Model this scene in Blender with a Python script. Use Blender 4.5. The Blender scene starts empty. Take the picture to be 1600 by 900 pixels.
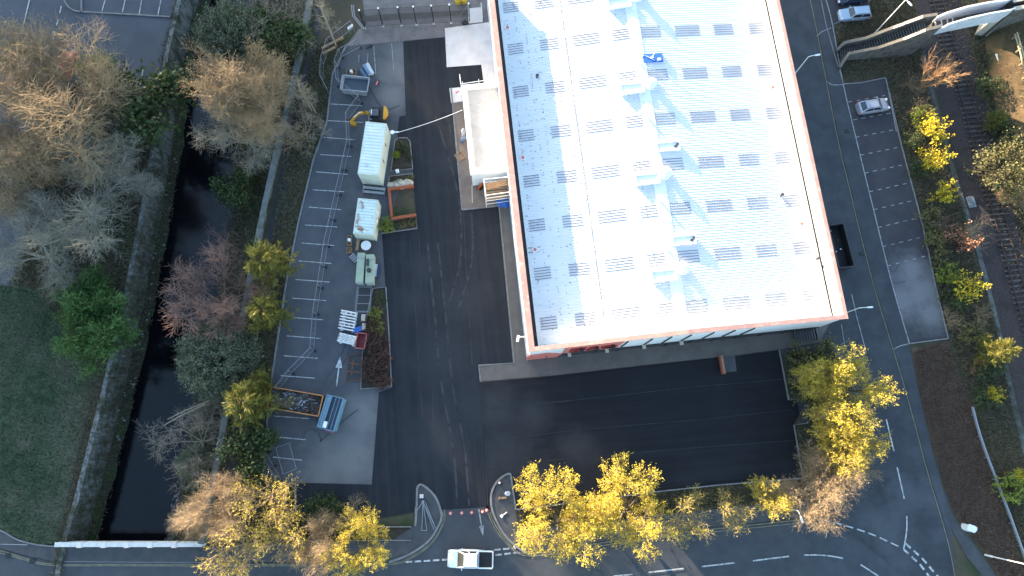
import bpy, bmesh, math, random
import numpy as np
from mathutils import Vector, Matrix
R = math.radians
SC = bpy.context.scene
COL = SC.collection
# ------------------------------------------------------------------ camera
F_PX, H = 1070.0, 85.0                       # focal length in pixels of a 1600 wide frame, flying height
NAD = (777.0, 690.0)                         # where the plumb line below the camera meets the frame
zc = np.array([-(NAD[0]-800), (NAD[1]-450), F_PX]); zc = zc/np.linalg.norm(zc)
xc = np.array([1.0, 0, 0]); xc = xc-zc*(xc@zc); xc /= np.linalg.norm(xc)
yc = np.cross(zc, xc)
MW = np.array([xc, yc, zc])                  # camera vector -> world vector
cam = bpy.data.cameras.new('camera'); cam.sensor_width = 36; cam.lens = F_PX/1600*36
cam.clip_start = 1; cam.clip_end = 3000
co = bpy.data.objects.new('camera', cam); COL.objects.link(co)
m4 = Matrix.Identity(4)
for i in range(3):
    for j in range(3): m4[i][j] = MW[i, j]
m4[2][3] = H
co.matrix_world = m4
SC.camera = co
# ------------------------------------------------------------------ sky, sun, exposure
SUN_EL = 8.5
SDIR = np.array([-0.63, 0.777, 0.0]); SDIR /= np.linalg.norm(SDIR)      # towards the sun, level
w = bpy.data.worlds.new('World'); SC.world = w; w.use_nodes = True
nt = w.node_tree; bg = nt.nodes['Background']
sk = nt.nodes.new('ShaderNodeTexSky'); sk.sky_type = 'NISHITA'; sk.sun_disc = False
sk.sun_elevation = R(SUN_EL); sk.sun_rotation = math.atan2(SDIR[0], SDIR[1])
sk.air_density = 1.0; sk.dust_density = 0.9; sk.ozone_density = 1.5
nt.links.new(sk.outputs[0], bg.inputs[0]); bg.inputs[1].default_value = 0.105
sl = bpy.data.lights.new('sun', 'SUN'); sl.energy = 4.1; sl.angle = R(0.5); sl.color = (1.0, 0.80, 0.56)
so = bpy.data.objects.new('sun', sl); COL.objects.link(so)
sv = Vector((SDIR[0]*math.cos(R(SUN_EL)), SDIR[1]*math.cos(R(SUN_EL)), math.sin(R(SUN_EL))))
so.rotation_euler = sv.to_track_quat('Z', 'Y').to_euler(); so.location = (-60, 80, 120)
SC.view_settings.view_transform = 'Standard'; SC.view_settings.look = 'None'
SC.view_settings.exposure = 3.17; SC.view_settings.gamma = 1
SC.view_settings.use_curve_mapping = False
SC.cycles.max_bounces = 6; SC.cycles.diffuse_bounces = 3; SC.cycles.transparent_max_bounces = 6
SC.cycles.use_denoising = True

def G(px, py, z=0.0):                        # the point at height z seen at a photograph pixel
    d = MW @ np.array([px-800.0, -(py-450.0), -F_PX])
    t = (z-H)/d[2]
    return np.array([d[0]*t, d[1]*t, z])
def GV(px, py, z=0.0): return Vector(G(px, py, z))
def GP(pts, z=0.0): return [G(p[0], p[1], z if len(p) < 3 else p[2]) for p in pts]
def bearing(a, b): return math.atan2(b[1]-a[1], b[0]-a[0])
# ------------------------------------------------------------------ mesh helpers
class MB:
    def __init__(s): s.v = []; s.f = []; s.m = []
    def add(s, vs, fs, mi=0):
        o = len(s.v); s.v += [tuple(float(c) for c in v) for v in vs]
        for f in fs: s.f.append(tuple(i+o for i in f)); s.m.append(mi)
        return s
    def box(s, c, d, rz=0.0, mi=0, tilt=None):
        hx, hy, hz = d[0]/2, d[1]/2, d[2]/2
        p = [Vector((x*hx, y*hy, z*hz)) for z in (-1, 1) for y in (-1, 1) for x in (-1, 1)]
        m = Matrix.Rotation(rz, 3, 'Z')
        if tilt: m = m @ Matrix.Rotation(tilt[1], 3, tilt[0])
        p = [m @ q + Vector(c) for q in p]
        return s.add(p, [(0, 2, 3, 1), (4, 5, 7, 6), (0, 1, 5, 4), (2, 6, 7, 3), (0, 4, 6, 2), (1, 3, 7, 5)], mi)
    def bar(s, a, b, w, h=None, mi=0, up=(0, 0, 1)):           # square bar between two points
        a = Vector(a); b = Vector(b); d = (b-a)
        if d.length < 1e-6: return s
        h = h or w; d.normalize(); u = Vector(up)
        if abs(d.dot(u)) > .98: u = Vector((1, 0, 0))
        x = d.cross(u).normalized(); y = x.cross(d).normalized()
        p = []
        for q in (a, b):
            for sx, sy in ((-1, -1), (1, -1), (1, 1), (-1, 1)): p.append(q+x*(sx*w/2)+y*(sy*h/2))
        return s.add(p, [(3, 2, 1, 0), (4, 5, 6, 7), (0, 1, 5, 4), (1, 2, 6, 5), (2, 3, 7, 6), (3, 0, 4, 7)], mi)
    def tube(s, pts, r, n=6, mi=0, cap=True):
        pts = [Vector(p) for p in pts]; rs = r if isinstance(r, (list, tuple)) else [r]*len(pts)
        o = []; fs = []; ref = None
        for i, p in enumerate(pts):
            d = (pts[min(i+1, len(pts)-1)]-pts[max(i-1, 0)]).normalized()
            u = Vector((0, 0, 1)) if abs(d.z) < .9 else Vector((1, 0, 0))
            x = d.cross(u).normalized(); y = x.cross(d)
            for k in range(n):
                a = 2*math.pi*k/n; o.append(p+x*(math.cos(a)*rs[i])+y*(math.sin(a)*rs[i]))
        for i in range(len(pts)-1):
            for k in range(n): fs.append((i*n+k, i*n+(k+1) % n, (i+1)*n+(k+1) % n, (i+1)*n+k))
        if cap: fs.append(tuple(range(n-1, -1, -1))); fs.append(tuple((len(pts)-1)*n+k for k in range(n)))
        return s.add(o, fs, mi)
    def prism(s, poly, z0, z1, mi=0, side=None):               # extruded outline (x, y), any winding
        poly = [(float(p[0]), float(p[1])) for p in poly]
        ar = sum(poly[i][0]*poly[(i+1) % len(poly)][1]-poly[(i+1) % len(poly)][0]*poly[i][1] for i in range(len(poly)))
        if ar < 0: poly = poly[::-1]
        n = len(poly)
        v = [(x, y, z0) for x, y in poly]+[(x, y, z1) for x, y in poly]
        s.add(v, [tuple(range(n, 2*n))], mi)
        s.add(v, [tuple(range(n-1, -1, -1))]+[(i, (i+1) % n, n+(i+1) % n, n+i) for i in range(n)], mi if side is None else side)
        return s
    def lathe(s, c, prof, n=16, mi=0):                         # prof: (radius, z)
        o = []; fs = []
        for r, z in prof:
            for k in range(n):
                a = 2*math.pi*k/n; o.append((c[0]+r*math.cos(a), c[1]+r*math.sin(a), c[2]+z))
        for i in range(len(prof)-1):
            for k in range(n): fs.append((i*n+k, i*n+(k+1) % n, (i+1)*n+(k+1) % n, (i+1)*n+k))
        fs.append(tuple(range(n-1, -1, -1))); fs.append(tuple((len(prof)-1)*n+k for k in range(n)))
        return s.add(o, fs, mi)
    def build(s, name, mats, parent=None, world=False, smooth=False):
        me = bpy.data.meshes.new(name)
        off = Vector(parent.location) if (parent and world) else Vector((0, 0, 0))
        me.from_pydata([(v[0]-off[0], v[1]-off[1], v[2]-off[2]) for v in s.v], [], s.f)
        if not isinstance(mats, (list, tuple)): mats = [mats]
        for m in mats: me.materials.append(m)
        if len(mats) > 1: me.polygons.foreach_set('material_index', s.m)
        if smooth: me.polygons.foreach_set('use_smooth', [True]*len(me.polygons))
        me.update()
        return link(name, me, parent)
def link(name, me, parent=None):
    o = bpy.data.objects.new(name, me); COL.objects.link(o)
    if parent: o.parent = parent
    return o
def tag(o, label=None, cat=None, group=None, kind=None):
    for k, v in (('label', label), ('category', cat), ('group', group), ('kind', kind)):
        if v: o[k] = v
    return o
def thing(name, label, cat, loc=(0, 0, 0), rz=0.0, group=None):
    o = bpy.data.objects.new(name, None); COL.objects.link(o); o.empty_display_size = .3
    o.location = loc; o.rotation_euler = (0, 0, rz)
    return tag(o, label, cat, group)
KIDS = {}
def dup(root, loc, rz=None, label=None, scale=None, group=None):
    r = root.copy(); COL.objects.link(r); r.location = loc
    if rz is not None: r.rotation_euler = (0, 0, rz)
    if scale is not None: r.scale = scale if not isinstance(scale, float) else (scale,)*3
    if label: r['label'] = label
    if group: r['group'] = group
    for ch in list(root.children):
        c = ch.copy(); COL.objects.link(c); c.parent = r
        for g in list(ch.children):
            d = g.copy(); COL.objects.link(d); d.parent = c
    return r
def sheet(name, px, m, z=0.0, kind='structure', world=False):
    p = [(q[0], q[1]) for q in (px if world else GP(px, z))]
    bm = bmesh.new(); vs = [bm.verts.new((x, y, z)) for x, y in p]
    f = bm.faces.new(vs); f.normal_update()
    if f.normal.z < 0: f.normal_flip()
    bmesh.ops.triangulate(bm, faces=bm.faces[:])
    me = bpy.data.meshes.new(name); bm.to_mesh(me); bm.free(); me.materials.append(m)
    return tag(link(name, me), kind=kind)
def raised(name, px, m, z1, z0=-.05, side=None):
    b = MB().prism(GP(px, z1), z0, z1, 0, 1 if side else None)
    o = b.build(name, [m, side] if side else m); return tag(o, kind='structure')
def offset_line(pts, d):
    pts = [np.array(p[:2], float) for p in pts]; out = []
    for i, p in enumerate(pts):
        a = pts[max(i-1, 0)]; b = pts[min(i+1, len(pts)-1)]; t = (b-a)/max(np.linalg.norm(b-a), 1e-9)
        out.append(p+np.array([-t[1], t[0]])*d)
    return out
def ribbon(mb, pts, w, z0, z1, mi=0):                          # a strip of width w along world points, with thickness
    L = offset_line(pts, w/2); Q = offset_line(pts, -w/2); n = len(pts)
    v = []
    for i in range(n):
        za = z1 if not hasattr(z1, '__len__') else z1[i]; zb = z0 if not hasattr(z0, '__len__') else z0[i]
        v += [(*L[i], zb), (*L[i], za), (*Q[i], za), (*Q[i], zb)]
    fs = []
    for i in range(n-1):
        a, b = i*4, i*4+4
        fs += [(a+1, a+2, b+2, b+1), (a, a+1, b+1, b), (a+2, a+3, b+3, b+2)]
    fs += [(0, 3, 2, 1), (4*n-4, 4*n-3, 4*n-2, 4*n-1)]
    mb.add(v, fs, mi); return mb
def strip(mb, pts, w, z, mi=0):                                # flat painted line
    L = offset_line(pts, w/2); Q = offset_line(pts, -w/2)
    v = []
    for a, b in zip(L, Q): v += [(*a, z), (*b, z)]
    return mb.add(v, [(2*i, 2*i+1, 2*i+3, 2*i+2) for i in range(len(pts)-1)], mi)
def along(pts, t):                                             # point and bearing at distance t along world points
    for a, b in zip(pts[:-1], pts[1:]):
        l = np.linalg.norm(b-a)
        if t <= l: return a+(b-a)*(t/max(l, 1e-9)), bearing(a, b)
        t -= l
    return pts[-1].copy(), bearing(pts[-2], pts[-1])
def plen(pts): return sum(np.linalg.norm(b-a) for a, b in zip(pts[:-1], pts[1:]))
def dashes(mb, pts, on, off, w, z, start=0.0):
    t = start; L = plen(pts)
    while t < L-.2:
        a, _ = along(pts, t); b, _ = along(pts, min(t+on, L)); strip(mb, [a, b], w, z); t += on+off
def smooth_line(px, n=6):                                      # Catmull-Rom through pixels
    p = [np.array(q, float) for q in px]; out = []
    for i in range(len(p)-1):
        a = p[max(i-1, 0)]; b = p[i]; c = p[i+1]; d = p[min(i+2, len(p)-1)]
        for k in range(n):
            t = k/n; out.append(.5*(2*b+(c-a)*t+(2*a-5*b+4*c-d)*t*t+(3*b-a-3*c+d)*t**3))
    out.append(p[-1]); return out
def np_mesh(name, V, quads, mats, midx=None, smooth=False):
    me = bpy.data.meshes.new(name); n = len(quads)
    me.vertices.add(len(V)); me.vertices.foreach_set('co', np.asarray(V, np.float32).ravel())
    me.loops.add(n*4); me.loops.foreach_set('vertex_index', np.asarray(quads, np.int32).ravel())
    me.polygons.add(n); me.polygons.foreach_set('loop_start', np.arange(0, n*4, 4, dtype=np.int32))
    me.polygons.foreach_set('loop_total', np.full(n, 4, np.int32))
    for m in mats: me.materials.append(m)
    if midx is not None: me.polygons.foreach_set('material_index', np.asarray(midx, np.int32))
    if smooth: me.polygons.foreach_set('use_smooth', [True]*n)
    me.update(calc_edges=True); return me
# ------------------------------------------------------------------ materials
def M(name, c1, c2=None, scale=.5, rough=.85, c3=None, scale3=3.0, lo3=.55, hi3=.75, bump=0.0, bscale=15.0, stretch=None,
      metal=0.0, spec=.3, detail=6.0, rot=0.0, lo=.35, hi=.65, coord='world', transl=0.0, rand=None, k3=1.0, patches=None):
    m = bpy.data.materials.new(name); m.use_nodes = True; n = m.node_tree; N = n.nodes; Lk = n.links
    b = N['Principled BSDF']; b.inputs['Roughness'].default_value = rough; b.inputs['Metallic'].default_value = metal
    b.inputs['Specular IOR Level'].default_value = spec
    b.inputs['Base Color'].default_value = (*c1, 1)
    m.diffuse_color = (*c1, 1)
    if coord == 'world':
        g = N.new('ShaderNodeNewGeometry'); vec = g.outputs['Position']
    else:
        g = N.new('ShaderNodeTexCoord'); vec = g.outputs['Object']
    def mapped(st, rz):
        mp = N.new('ShaderNodeMapping'); mp.vector_type = 'TEXTURE'
        mp.inputs['Scale'].default_value = tuple(1/q for q in st); mp.inputs['Rotation'].default_value = (0, 0, rz)
        Lk.new(vec, mp.inputs['Vector']); return mp.outputs[0]
    def noise(sc, v, det=detail):
        t = N.new('ShaderNodeTexNoise'); t.inputs['Scale'].default_value = sc; t.inputs['Detail'].default_value = det
        t.inputs['Roughness'].default_value = .62; Lk.new(v, t.inputs['Vector']); return t.outputs['Fac']
    def ramp(f, a, z):
        r = N.new('ShaderNodeMapRange'); r.inputs['From Min'].default_value = a; r.inputs['From Max'].default_value = z
        Lk.new(f, r.inputs['Value']); return r.outputs[0]
    def mix(f, A, B):
        x = N.new('ShaderNodeMix'); x.data_type = 'RGBA'; Lk.new(f, x.inputs[0])
        for sock, c in ((x.inputs[6], A), (x.inputs[7], B)):
            if isinstance(c, tuple): sock.default_value = (*c, 1)
            else: Lk.new(c, sock)
        return x.outputs[2]
    col = None
    if c2:
        v = mapped(stretch, rot) if stretch else vec
        col = mix(ramp(noise(scale, v), lo, hi), c1, c2)
    if c3:
        f3 = ramp(noise(scale3, vec), lo3, hi3)
        if k3 != 1.0:
            mu = N.new('ShaderNodeMath'); mu.operation = 'MULTIPLY'; mu.inputs[1].default_value = k3; Lk.new(f3, mu.inputs[0]); f3 = mu.outputs[0]
        col = mix(f3, col if col is not None else c1, c3)
    if patches:                                                 # worn patches that lie in a known place: (pixel x, pixel y, radius in metres)
        pcol, plist = patches; tot = None; nz = noise(.6, vec, 5)
        for q in plist:
            vm = N.new('ShaderNodeVectorMath'); vm.operation = 'DISTANCE'; Lk.new(vec, vm.inputs[0]); vm.inputs[1].default_value = tuple(G(q[0], q[1]))
            ad = N.new('ShaderNodeMath'); ad.operation = 'MULTIPLY_ADD'; Lk.new(nz, ad.inputs[0]); ad.inputs[1].default_value = q[2]*1.1; Lk.new(vm.outputs['Value'], ad.inputs[2])
            f = ramp(ad.outputs[0], q[2]*1.65, q[2]*.75)
            if tot is None: tot = f
            else: mx = N.new('ShaderNodeMath'); mx.operation = 'MAXIMUM'; Lk.new(tot, mx.inputs[0]); Lk.new(f, mx.inputs[1]); tot = mx.outputs[0]
        col = mix(tot, col if col is not None else c1, pcol)
    if rand:                                                    # every leaf or blade a little different
        gi = N.new('ShaderNodeNewGeometry'); col = mix(gi.outputs['Random Per Island'], col if col is not None else c1, rand)
    if col is not None: Lk.new(col, b.inputs['Base Color'])
    if bump:
        bp = N.new('ShaderNodeBump'); bp.inputs['Strength'].default_value = bump; bp.inputs['Distance'].default_value = .05
        Lk.new(noise(bscale, vec), bp.inputs['Height']); Lk.new(bp.outputs[0], b.inputs['Normal'])
    if transl:
        tr = N.new('ShaderNodeBsdfTranslucent'); ms = N.new('ShaderNodeMixShader'); ms.inputs[0].default_value = transl
        if col is not None: Lk.new(col, tr.inputs[0])
        else: tr.inputs[0].default_value = (*c1, 1)
        Lk.new(b.outputs[0], ms.inputs[1]); Lk.new(tr.outputs[0], ms.inputs[2])
        Lk.new(ms.outputs[0], N['Material Output'].inputs[0])
    return m
YAW = math.atan2(.105, .994)                                    # yard lanes run a little off north
m_new = M('new_asphalt', (.0075, .0098, .0142), (.0135, .0165, .0222), 1.0, .72, (.027, .031, .038), .35, .5, .85, .35, 40, (1.3, .035, 1), rot=.1, k3=.55, lo=.42, hi=.60, patches=((.0190, .0222, .0285), ((690, 560, 4.5), (728, 470, 3.5), (682, 690, 5), (645, 470, 2.5), (735, 640, 4), (700, 250, 3), (660, 420, 2.5))))
m_newx = M('new_asphalt_bays', (.0048, .0058, .0088), (.0085, .0097, .0132), 1.0, .72, (.024, .026, .032), .12, .5, .85, .35, 40, (.03, 1.2, 1), rot=.1, k3=.55, lo=.42, hi=.62, patches=((.026, .027, .031), ((775, 640, 4), (790, 710, 5), (850, 760, 4), (830, 650, 3), (900, 700, 3))))
m_old = M('old_asphalt', (.068, .072, .080), (.094, .098, .106), .35, .9, (.055, .058, .064), .5, .56, .75, .3, 30, k3=.5, patches=((.145, .145, .146), ((540, 715, 5.5), (560, 650, 3.5), (510, 745, 4), (620, 110, 3.2), (612, 150, 2.8), (625, 80, 2.5))))
m_road = M('road_asphalt', (.048, .054, .062), (.066, .072, .080), .45, .85, (.038, .042, .048), 1.2, .55, .8, .3, 30, k3=.5)
m_eroad = M('east_road_asphalt', (.036, .040, .047), (.056, .061, .069), .4, .85, (.10, .108, .117), .06, .56, .72, .3, 30, k3=.7)
m_wroad = M('west_road_asphalt', (.055, .064, .078), (.078, .088, .102), .3, .85, (.046, .052, .064), 1.2, .55, .8, .3, 30, k3=.5)
m_foot = M('footway_asphalt', (.052, .055, .06), (.074, .077, .08), .8, .9, (.14, .12, .10), .5, .55, .8, .3, 30, k3=.5)
m_conc = M('concrete', (.60, .54, .51), (.70, .64, .60), .6, .9, (.44, .39, .37), 1.6, .6, .8, .2, 25, k3=.6)
m_pave = M('brown_paving', (.15, .115, .098), (.20, .16, .135), .5, .9, (.24, .205, .18), 1.2, .6, .8, .2, 30, k3=.5)
m_apron = M('grey_paving', (.11, .096, .087), (.145, .125, .11), .5, .9, (.085, .077, .072), 1.2, .55, .8, .2, 30, k3=.5)
m_yardn = M('north_yard_concrete', (.16, .14, .135), (.21, .185, .175), .4, .9, (.115, .098, .092), .9, .5, .75, .2, 30)
m_kerb = M('kerb_stone', (.15, .148, .145), (.22, .215, .21), 1.5, .9)
m_soil = M('planted_soil', (.03, .023, .018), (.052, .04, .031), 1.2, .95, (.05, .06, .025), .6, .55, .7, .8, 10)
m_wood = M('woodland_floor', (.034, .031, .023), (.060, .050, .038), .35, .95, (.024, .04, .016), .22, .5, .62, .8, 6)
m_grass = M('grass', (.032, .058, .026), (.055, .078, .04), .5, .95, (.10, .095, .065), .16, .48, .68, .8, 9)
m_verge = M('verge_grass', (.058, .049, .033), (.098, .080, .055), .5, .95, (.036, .048, .02), .25, .5, .62, .8, 8)
m_heath = M('brown_heath', (.060, .037, .027), (.096, .066, .046), .7, .95, (.16, .13, .085), .3, .55, .75, .8, 8)
m_dry = M('dry_grass', (.085, .06, .032), (.155, .10, .05), .5, .95, (.035, .04, .018), .16, .46, .60, .8, 8)
m_ballast = M('rail_ballast', (.036, .028, .027), (.060, .047, .044), 3.5, .95, (.026, .021, .019), .5, .5, .7, .8, 12)
m_bank = M('river_bank', (.03, .032, .02), (.06, .052, .036), .6, .95, (.03, .055, .016), .3, .5, .62, .8, 7)
m_water = M('river_water', (.002, .0025, .004), (.004, .0045, .0065), .3, .10, spec=.34, bump=.10, bscale=2.2)
m_white = M('white_paint', (.48, .48, .475), (.15, .16, .17), 3.2, .8, lo=.48, hi=.66)
m_worn = M('worn_paint', (.32, .325, .33), (.12, .125, .13), 2.4, .85, lo=.45, hi=.7)
m_yel = M('yellow_line_paint', (.24, .215, .14), (.13, .125, .10), 1.5, .85)
m_wall = M('river_wall_stone', (.20, .205, .20), (.075, .08, .072), 2.2, .95, (.040, .045, .03), .45, .48, .62, .8, 5, (1, 1, .22), lo=.40, hi=.60)
m_coping = M('grey_coping', (.12, .13, .125), (.17, .178, .17), 1.2, .95, (.06, .07, .045), .7, .5, .68)
m_brick = M('orange_brick', (.27, .068, .03), (.20, .05, .025), 4, .9)
m_stone = M('weathered_stone', (.075, .07, .064), (.12, .112, .10), 1.6, .95, (.036, .034, .03), 1.3, .5, .7, .6, 6)
m_ltst = M('pale_stone', (.42, .36, .28), (.50, .44, .35), 2, .9)
def plain(n, c, r=.6, metal=0, spec=.4): return M(n, c, None, rough=r, metal=metal, spec=spec)
m_clad = M('white_cladding', (.78, .79, .80), (.72, .74, .76), .5, .5, coord='obj')
m_roof = M('white_roof_sheet', (.68, .68, .675), (.62, .63, .635), .25, .45, (.54, .55, .555), 1.4, .6, .85, coord='obj', k3=.5)
m_lite = M('rooflight_sheet', (.52, .52, .55), (.63, .63, .64), .22, .4, coord='obj'); m_lrib = M('rooflight_seam', (.17, .17, .19), None, rough=.6)
m_cope = M('red_coping', (.46, .27, .225), (.38, .21, .18), .8, .6, (.60, .44, .38), 1.2, .55, .8, coord='obj')
m_red = plain('red_panel', (.60, .19, .16), .5); m_dred = plain('dark_red_paint', (.22, .03, .03), .5)
m_blk = plain('black_metal', (.015, .015, .017), .5); m_dark = plain('dark_void', (.012, .012, .014), .9)
m_gutter = M('dirty_gutter', (.025, .024, .024), (.05, .045, .042), 1.5, .9, coord='obj')
m_wht = plain('white_metal', (.75, .75, .74), .4); m_grey = plain('galvanised_steel', (.30, .31, .33), .45, .5)
m_dgrey = plain('dark_grey_plastic', (.04, .042, .045), .6)
m_glass = plain('dark_glass', (.02, .03, .04), .08, spec=.6)
m_tyre = plain('tyre_rubber', (.015, .015, .016), .8); m_rim = plain('wheel_alloy', (.45, .46, .48), .35, .8)
m_blue = plain('blue_tarpaulin', (.03, .12, .42), .5); m_orange = plain('orange_plastic', (.65, .14, .03), .5)
m_timber = M('timber', (.33, .22, .13), (.24, .16, .10), 3, .85)
m_rust = M('rust', (.24, .10, .05), (.14, .06, .035), 2, .9)
m_yplant = M('plant_yellow', (.62, .32, .03), (.52, .26, .025), 2, .45)
m_skin = plain('skin', (.4, .25, .18), .6)
# ------------------------------------------------------------------ river, banks, the two sides of the ground
WALL_PX = [(352, -300), (318, -120), (280, 0), (262, 75), (252, 130), (242, 210), (222, 330), (200, 440), (189, 490), (177, 540), (164, 600), (149, 660), (134, 720), (119, 780), (99, 846), (88, 900), (40, 1150)]
FLOOD_PX = [(530, -300), (505, -100), (487, 0), (478, 60), (463, 125), (447, 195), (428, 275), (412, 350), (396, 430), (380, 520), (363, 620), (348, 700), (334, 770), (320, 848), (314, 900), (280, 1150)]
wallL = GP(WALL_PX); floodL = GP(FLOOD_PX)
FAR = 900.0
gl = [p[:2] for p in wallL]+[(wallL[-1][0], -FAR), (-FAR, -FAR), (-FAR, FAR), (wallL[0][0]+60, FAR)]
gr = [p[:2] for p in floodL]+[(floodL[-1][0], -FAR), (FAR, -FAR), (FAR, FAR), (floodL[0][0]+60, FAR)]
sheet('ground', gl, m_wood, 0.0, world=True)
sheet('ground', gr, m_verge, 0.0, world=True)
WZ = -4.2
WATER_R = [(470, -300), (430, -100), (395, 20), (380, 110), (368, 220), (362, 310), (352, 385), (334, 470), (318, 560), (302, 625), (290, 700), (280, 775), (262, 848), (256, 900), (225, 1150)]
wr = GP(WATER_R, WZ)
sheet('river', [tuple(p[:2]-np.array([1.0, 0])) for p in wallL]+[(wallL[-1][0], -200)]+[(wr[-1][0], -200)]+[tuple(p[:2]+np.array([1.5, 0])) for p in wr[::-1]], m_water, WZ, world=True)
def resample(pts, n):
    L = plen(pts); return [along(pts, L*i/(n-1))[0] for i in range(n)]
NB = 60
fa = resample(floodL, NB); wb = resample(wr, NB)
rb = random.Random(3); V = []; NA = 7
for i in range(NB):
    for k in range(NA):
        t = k/(NA-1); p = fa[i]*(1-t)+wb[i]*t
        z = (WZ-.25)*(t**1.15)+(rb.uniform(-.25, .25) if 0 < k < NA-1 else 0)
        V.append((p[0]+(.35*math.sin(i*1.7)+rb.uniform(-.3, .3))*(t > .5), p[1], z))
bank_faces = [(i*NA+k, (i+1)*NA+k, (i+1)*NA+k+1, i*NA+k+1) for i in range(NB-1) for k in range(NA-1)]
tag(MB().add(V, bank_faces).build('river_bank', m_bank, smooth=True), kind='structure')
# left retaining wall with its coping, and the weedy foot of it
W = thing('retaining_wall', 'long pale weathered stone wall along the left side of the river', 'wall', tuple(wallL[6]))
b = MB(); v = []
for i, p in enumerate(wallL):
    v += [(p[0], p[1], .25), (p[0]+.5, p[1], .25), (p[0]+.75, p[1], -3.5), (p[0]+.8, p[1], -4.8), (p[0], p[1], -4.8)]
n = len(wallL); fs = []
for i in range(n-1):
    for k in range(4): fs.append((i*5+k, i*5+k+1, (i+1)*5+k+1, (i+1)*5+k))
    fs.append((i*5+4, i*5, (i+1)*5, (i+1)*5+4))
b.add(v, fs).build('wall_face', m_wall, W, True)
b = MB(); ribbon(b, [p+np.array([.22, 0, 0]) for p in wallL], .55, .255, .36); b.build('coping', m_wall, W, True)
rb = random.Random(8); v = []
wl2 = resample(wallL, 60)
for i, p in enumerate(wl2):
    j = rb.uniform(-.3, .5)
    v += [(p[0]+.6, p[1], -3.1), (p[0]+.9, p[1], -3.5+rb.uniform(-.2, .2)), (p[0]+1.3+j*.4, p[1], -3.9+rb.uniform(-.1, .1)), (p[0]+1.8+j, p[1], WZ-.2)]
tag(MB().add(v, [(i*4+k, i*4+k+1, (i+1)*4+k+1, (i+1)*4+k) for i in range(59) for k in range(3)]).build('river_bank', m_bank, smooth=True), kind='structure')
FW = thing('flood_wall', 'long grey flood wall running beside the riverside path', 'wall', tuple(floodL[7]))
b = MB(); ribbon(b, floodL[:14], .40, -.6, .95); b.build('wall_body', m_wall, FW, True)
b = MB(); ribbon(b, floodL[:14], .70, .953, 1.08); b.build('coping', m_coping, FW, True)
# ------------------------------------------------------------------ sheets on the ground
Z1, Z2, Z3, Z4, Z5 = .02, .04, .06, .08, .10
m_path = M('dark_path', (.040, .038, .042), (.062, .058, .06), .6, .95, (.05, .055, .03), .4, .55, .75, .3, 20)
sheet('riverside_path', [(499, -60), (493, 0), (485, 60), (470, 125), (455, 195), (436, 275), (421, 345), (405, 430), (388, 520), (371, 620), (356, 700), (342, 770), (330, 845), (352, 845), (372, 770), (386, 690), (400, 600), (415, 500), (428, 420), (443, 330), (458, 240), (470, 175), (486, 110), (498, 60), (506, 0), (512, -60)], m_path, Z1)
# west: road and car park, grass field, path
sheet('west_car_park', [(-250, -160), (320, -160), (279, 0), (260, 78), (250, 128), (238, 148), (170, 140), (120, 130), (60, 190), (0, 240), (-250, 300)], m_wroad, Z1)
sheet('grass_field', [(-200, 470), (0, 440), (60, 455), (105, 520), (150, 580), (140, 640), (125, 700), (112, 760), (92, 845), (70, 852), (28, 840), (0, 824), (-200, 760)], m_grass, Z1)
sheet('park_path', [(-60, 250), (20, 230), (34, 300), (40, 360), (20, 430), (-10, 500), (-80, 560)], m_wroad, Z2)
sheet('dry_bank', [(112, 520), (160, 520), (180, 535), (164, 595), (149, 655), (133, 720), (118, 778), (99, 842), (88, 846), (105, 770), (118, 700), (125, 640), (128, 585)], m_verge, Z2)
# south road
sheet('south_road', [(-400, 850), (0, 858), (40, 869), (82, 878), (330, 880), (600, 879), (640, 867), (672, 845), (692, 815), (694, 790), (762, 790), (768, 812), (790, 842), (818, 866), (905, 852), (1000, 838), (1100, 826), (1200, 816), (1290, 806), (1480, 770), (1492, 900), (1560, 1000), (1720, 1300), (1500, 1300), (1390, 990), (1000, 1000), (-400, 975)], m_road, Z2)
sheet('east_road', [(1180, -400), (1350, -400), (1265, 0), (1278, 55), (1290, 120), (1311, 225), (1329, 300), (1342, 355), (1366, 448), (1386, 515), (1400, 560), (1415, 610), (1432, 672), (1450, 740), (1468, 800), (1482, 850), (1492, 900), (1420, 905), (1290, 806), (1260, 700), (1240, 600), (1215, 540), (1110, 300), (1090, 0)], m_eroad, Z3)
sheet('footway', [(-200, 800), (0, 828), (28, 843), (60, 851), (95, 854), (330, 854), (480, 848), (610, 846), (649, 821), (652, 762), (664, 758), (678, 772), (687, 790), (690, 805), (686, 820), (670, 845), (640, 866), (600, 878), (330, 879), (82, 877), (40, 868), (0, 857), (-200, 842)], m_foot, Z4)
sheet('footway', [(818, 820), (900, 822), (1000, 808), (1100, 797), (1200, 787), (1270, 780), (1300, 790), (1288, 805), (1200, 815), (1100, 825), (1000, 837), (905, 851), (826, 864), (812, 858)], m_foot, Z4)
sheet('east_footway', [(1342, -300), (1380, -300), (1290, 0), (1300, 38), (1317, 132), (1332, 200), (1339, 225), (1364, 327), (1380, 397), (1394, 447), (1410, 500), (1422, 545), (1435, 610), (1449, 672), (1464, 730), (1478, 782), (1489, 822), (1486, 850), (1470, 798), (1451.5, 740), (1433.5, 672), (1416.5, 610), (1387.5, 515), (1367.5, 448), (1343.5, 355), (1330.5, 300), (1312.5, 225), (1291.5, 120), (1279.5, 55), (1266.5, 0)], m_eroad, Z4)
sheet('footway', [(1478, 782), (1489, 806), (1512, 838), (1535, 868), (1556, 900), (1600, 990), (1570, 1000), (1535, 900), (1512, 872), (1489, 830)], m_foot, Z3)
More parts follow.
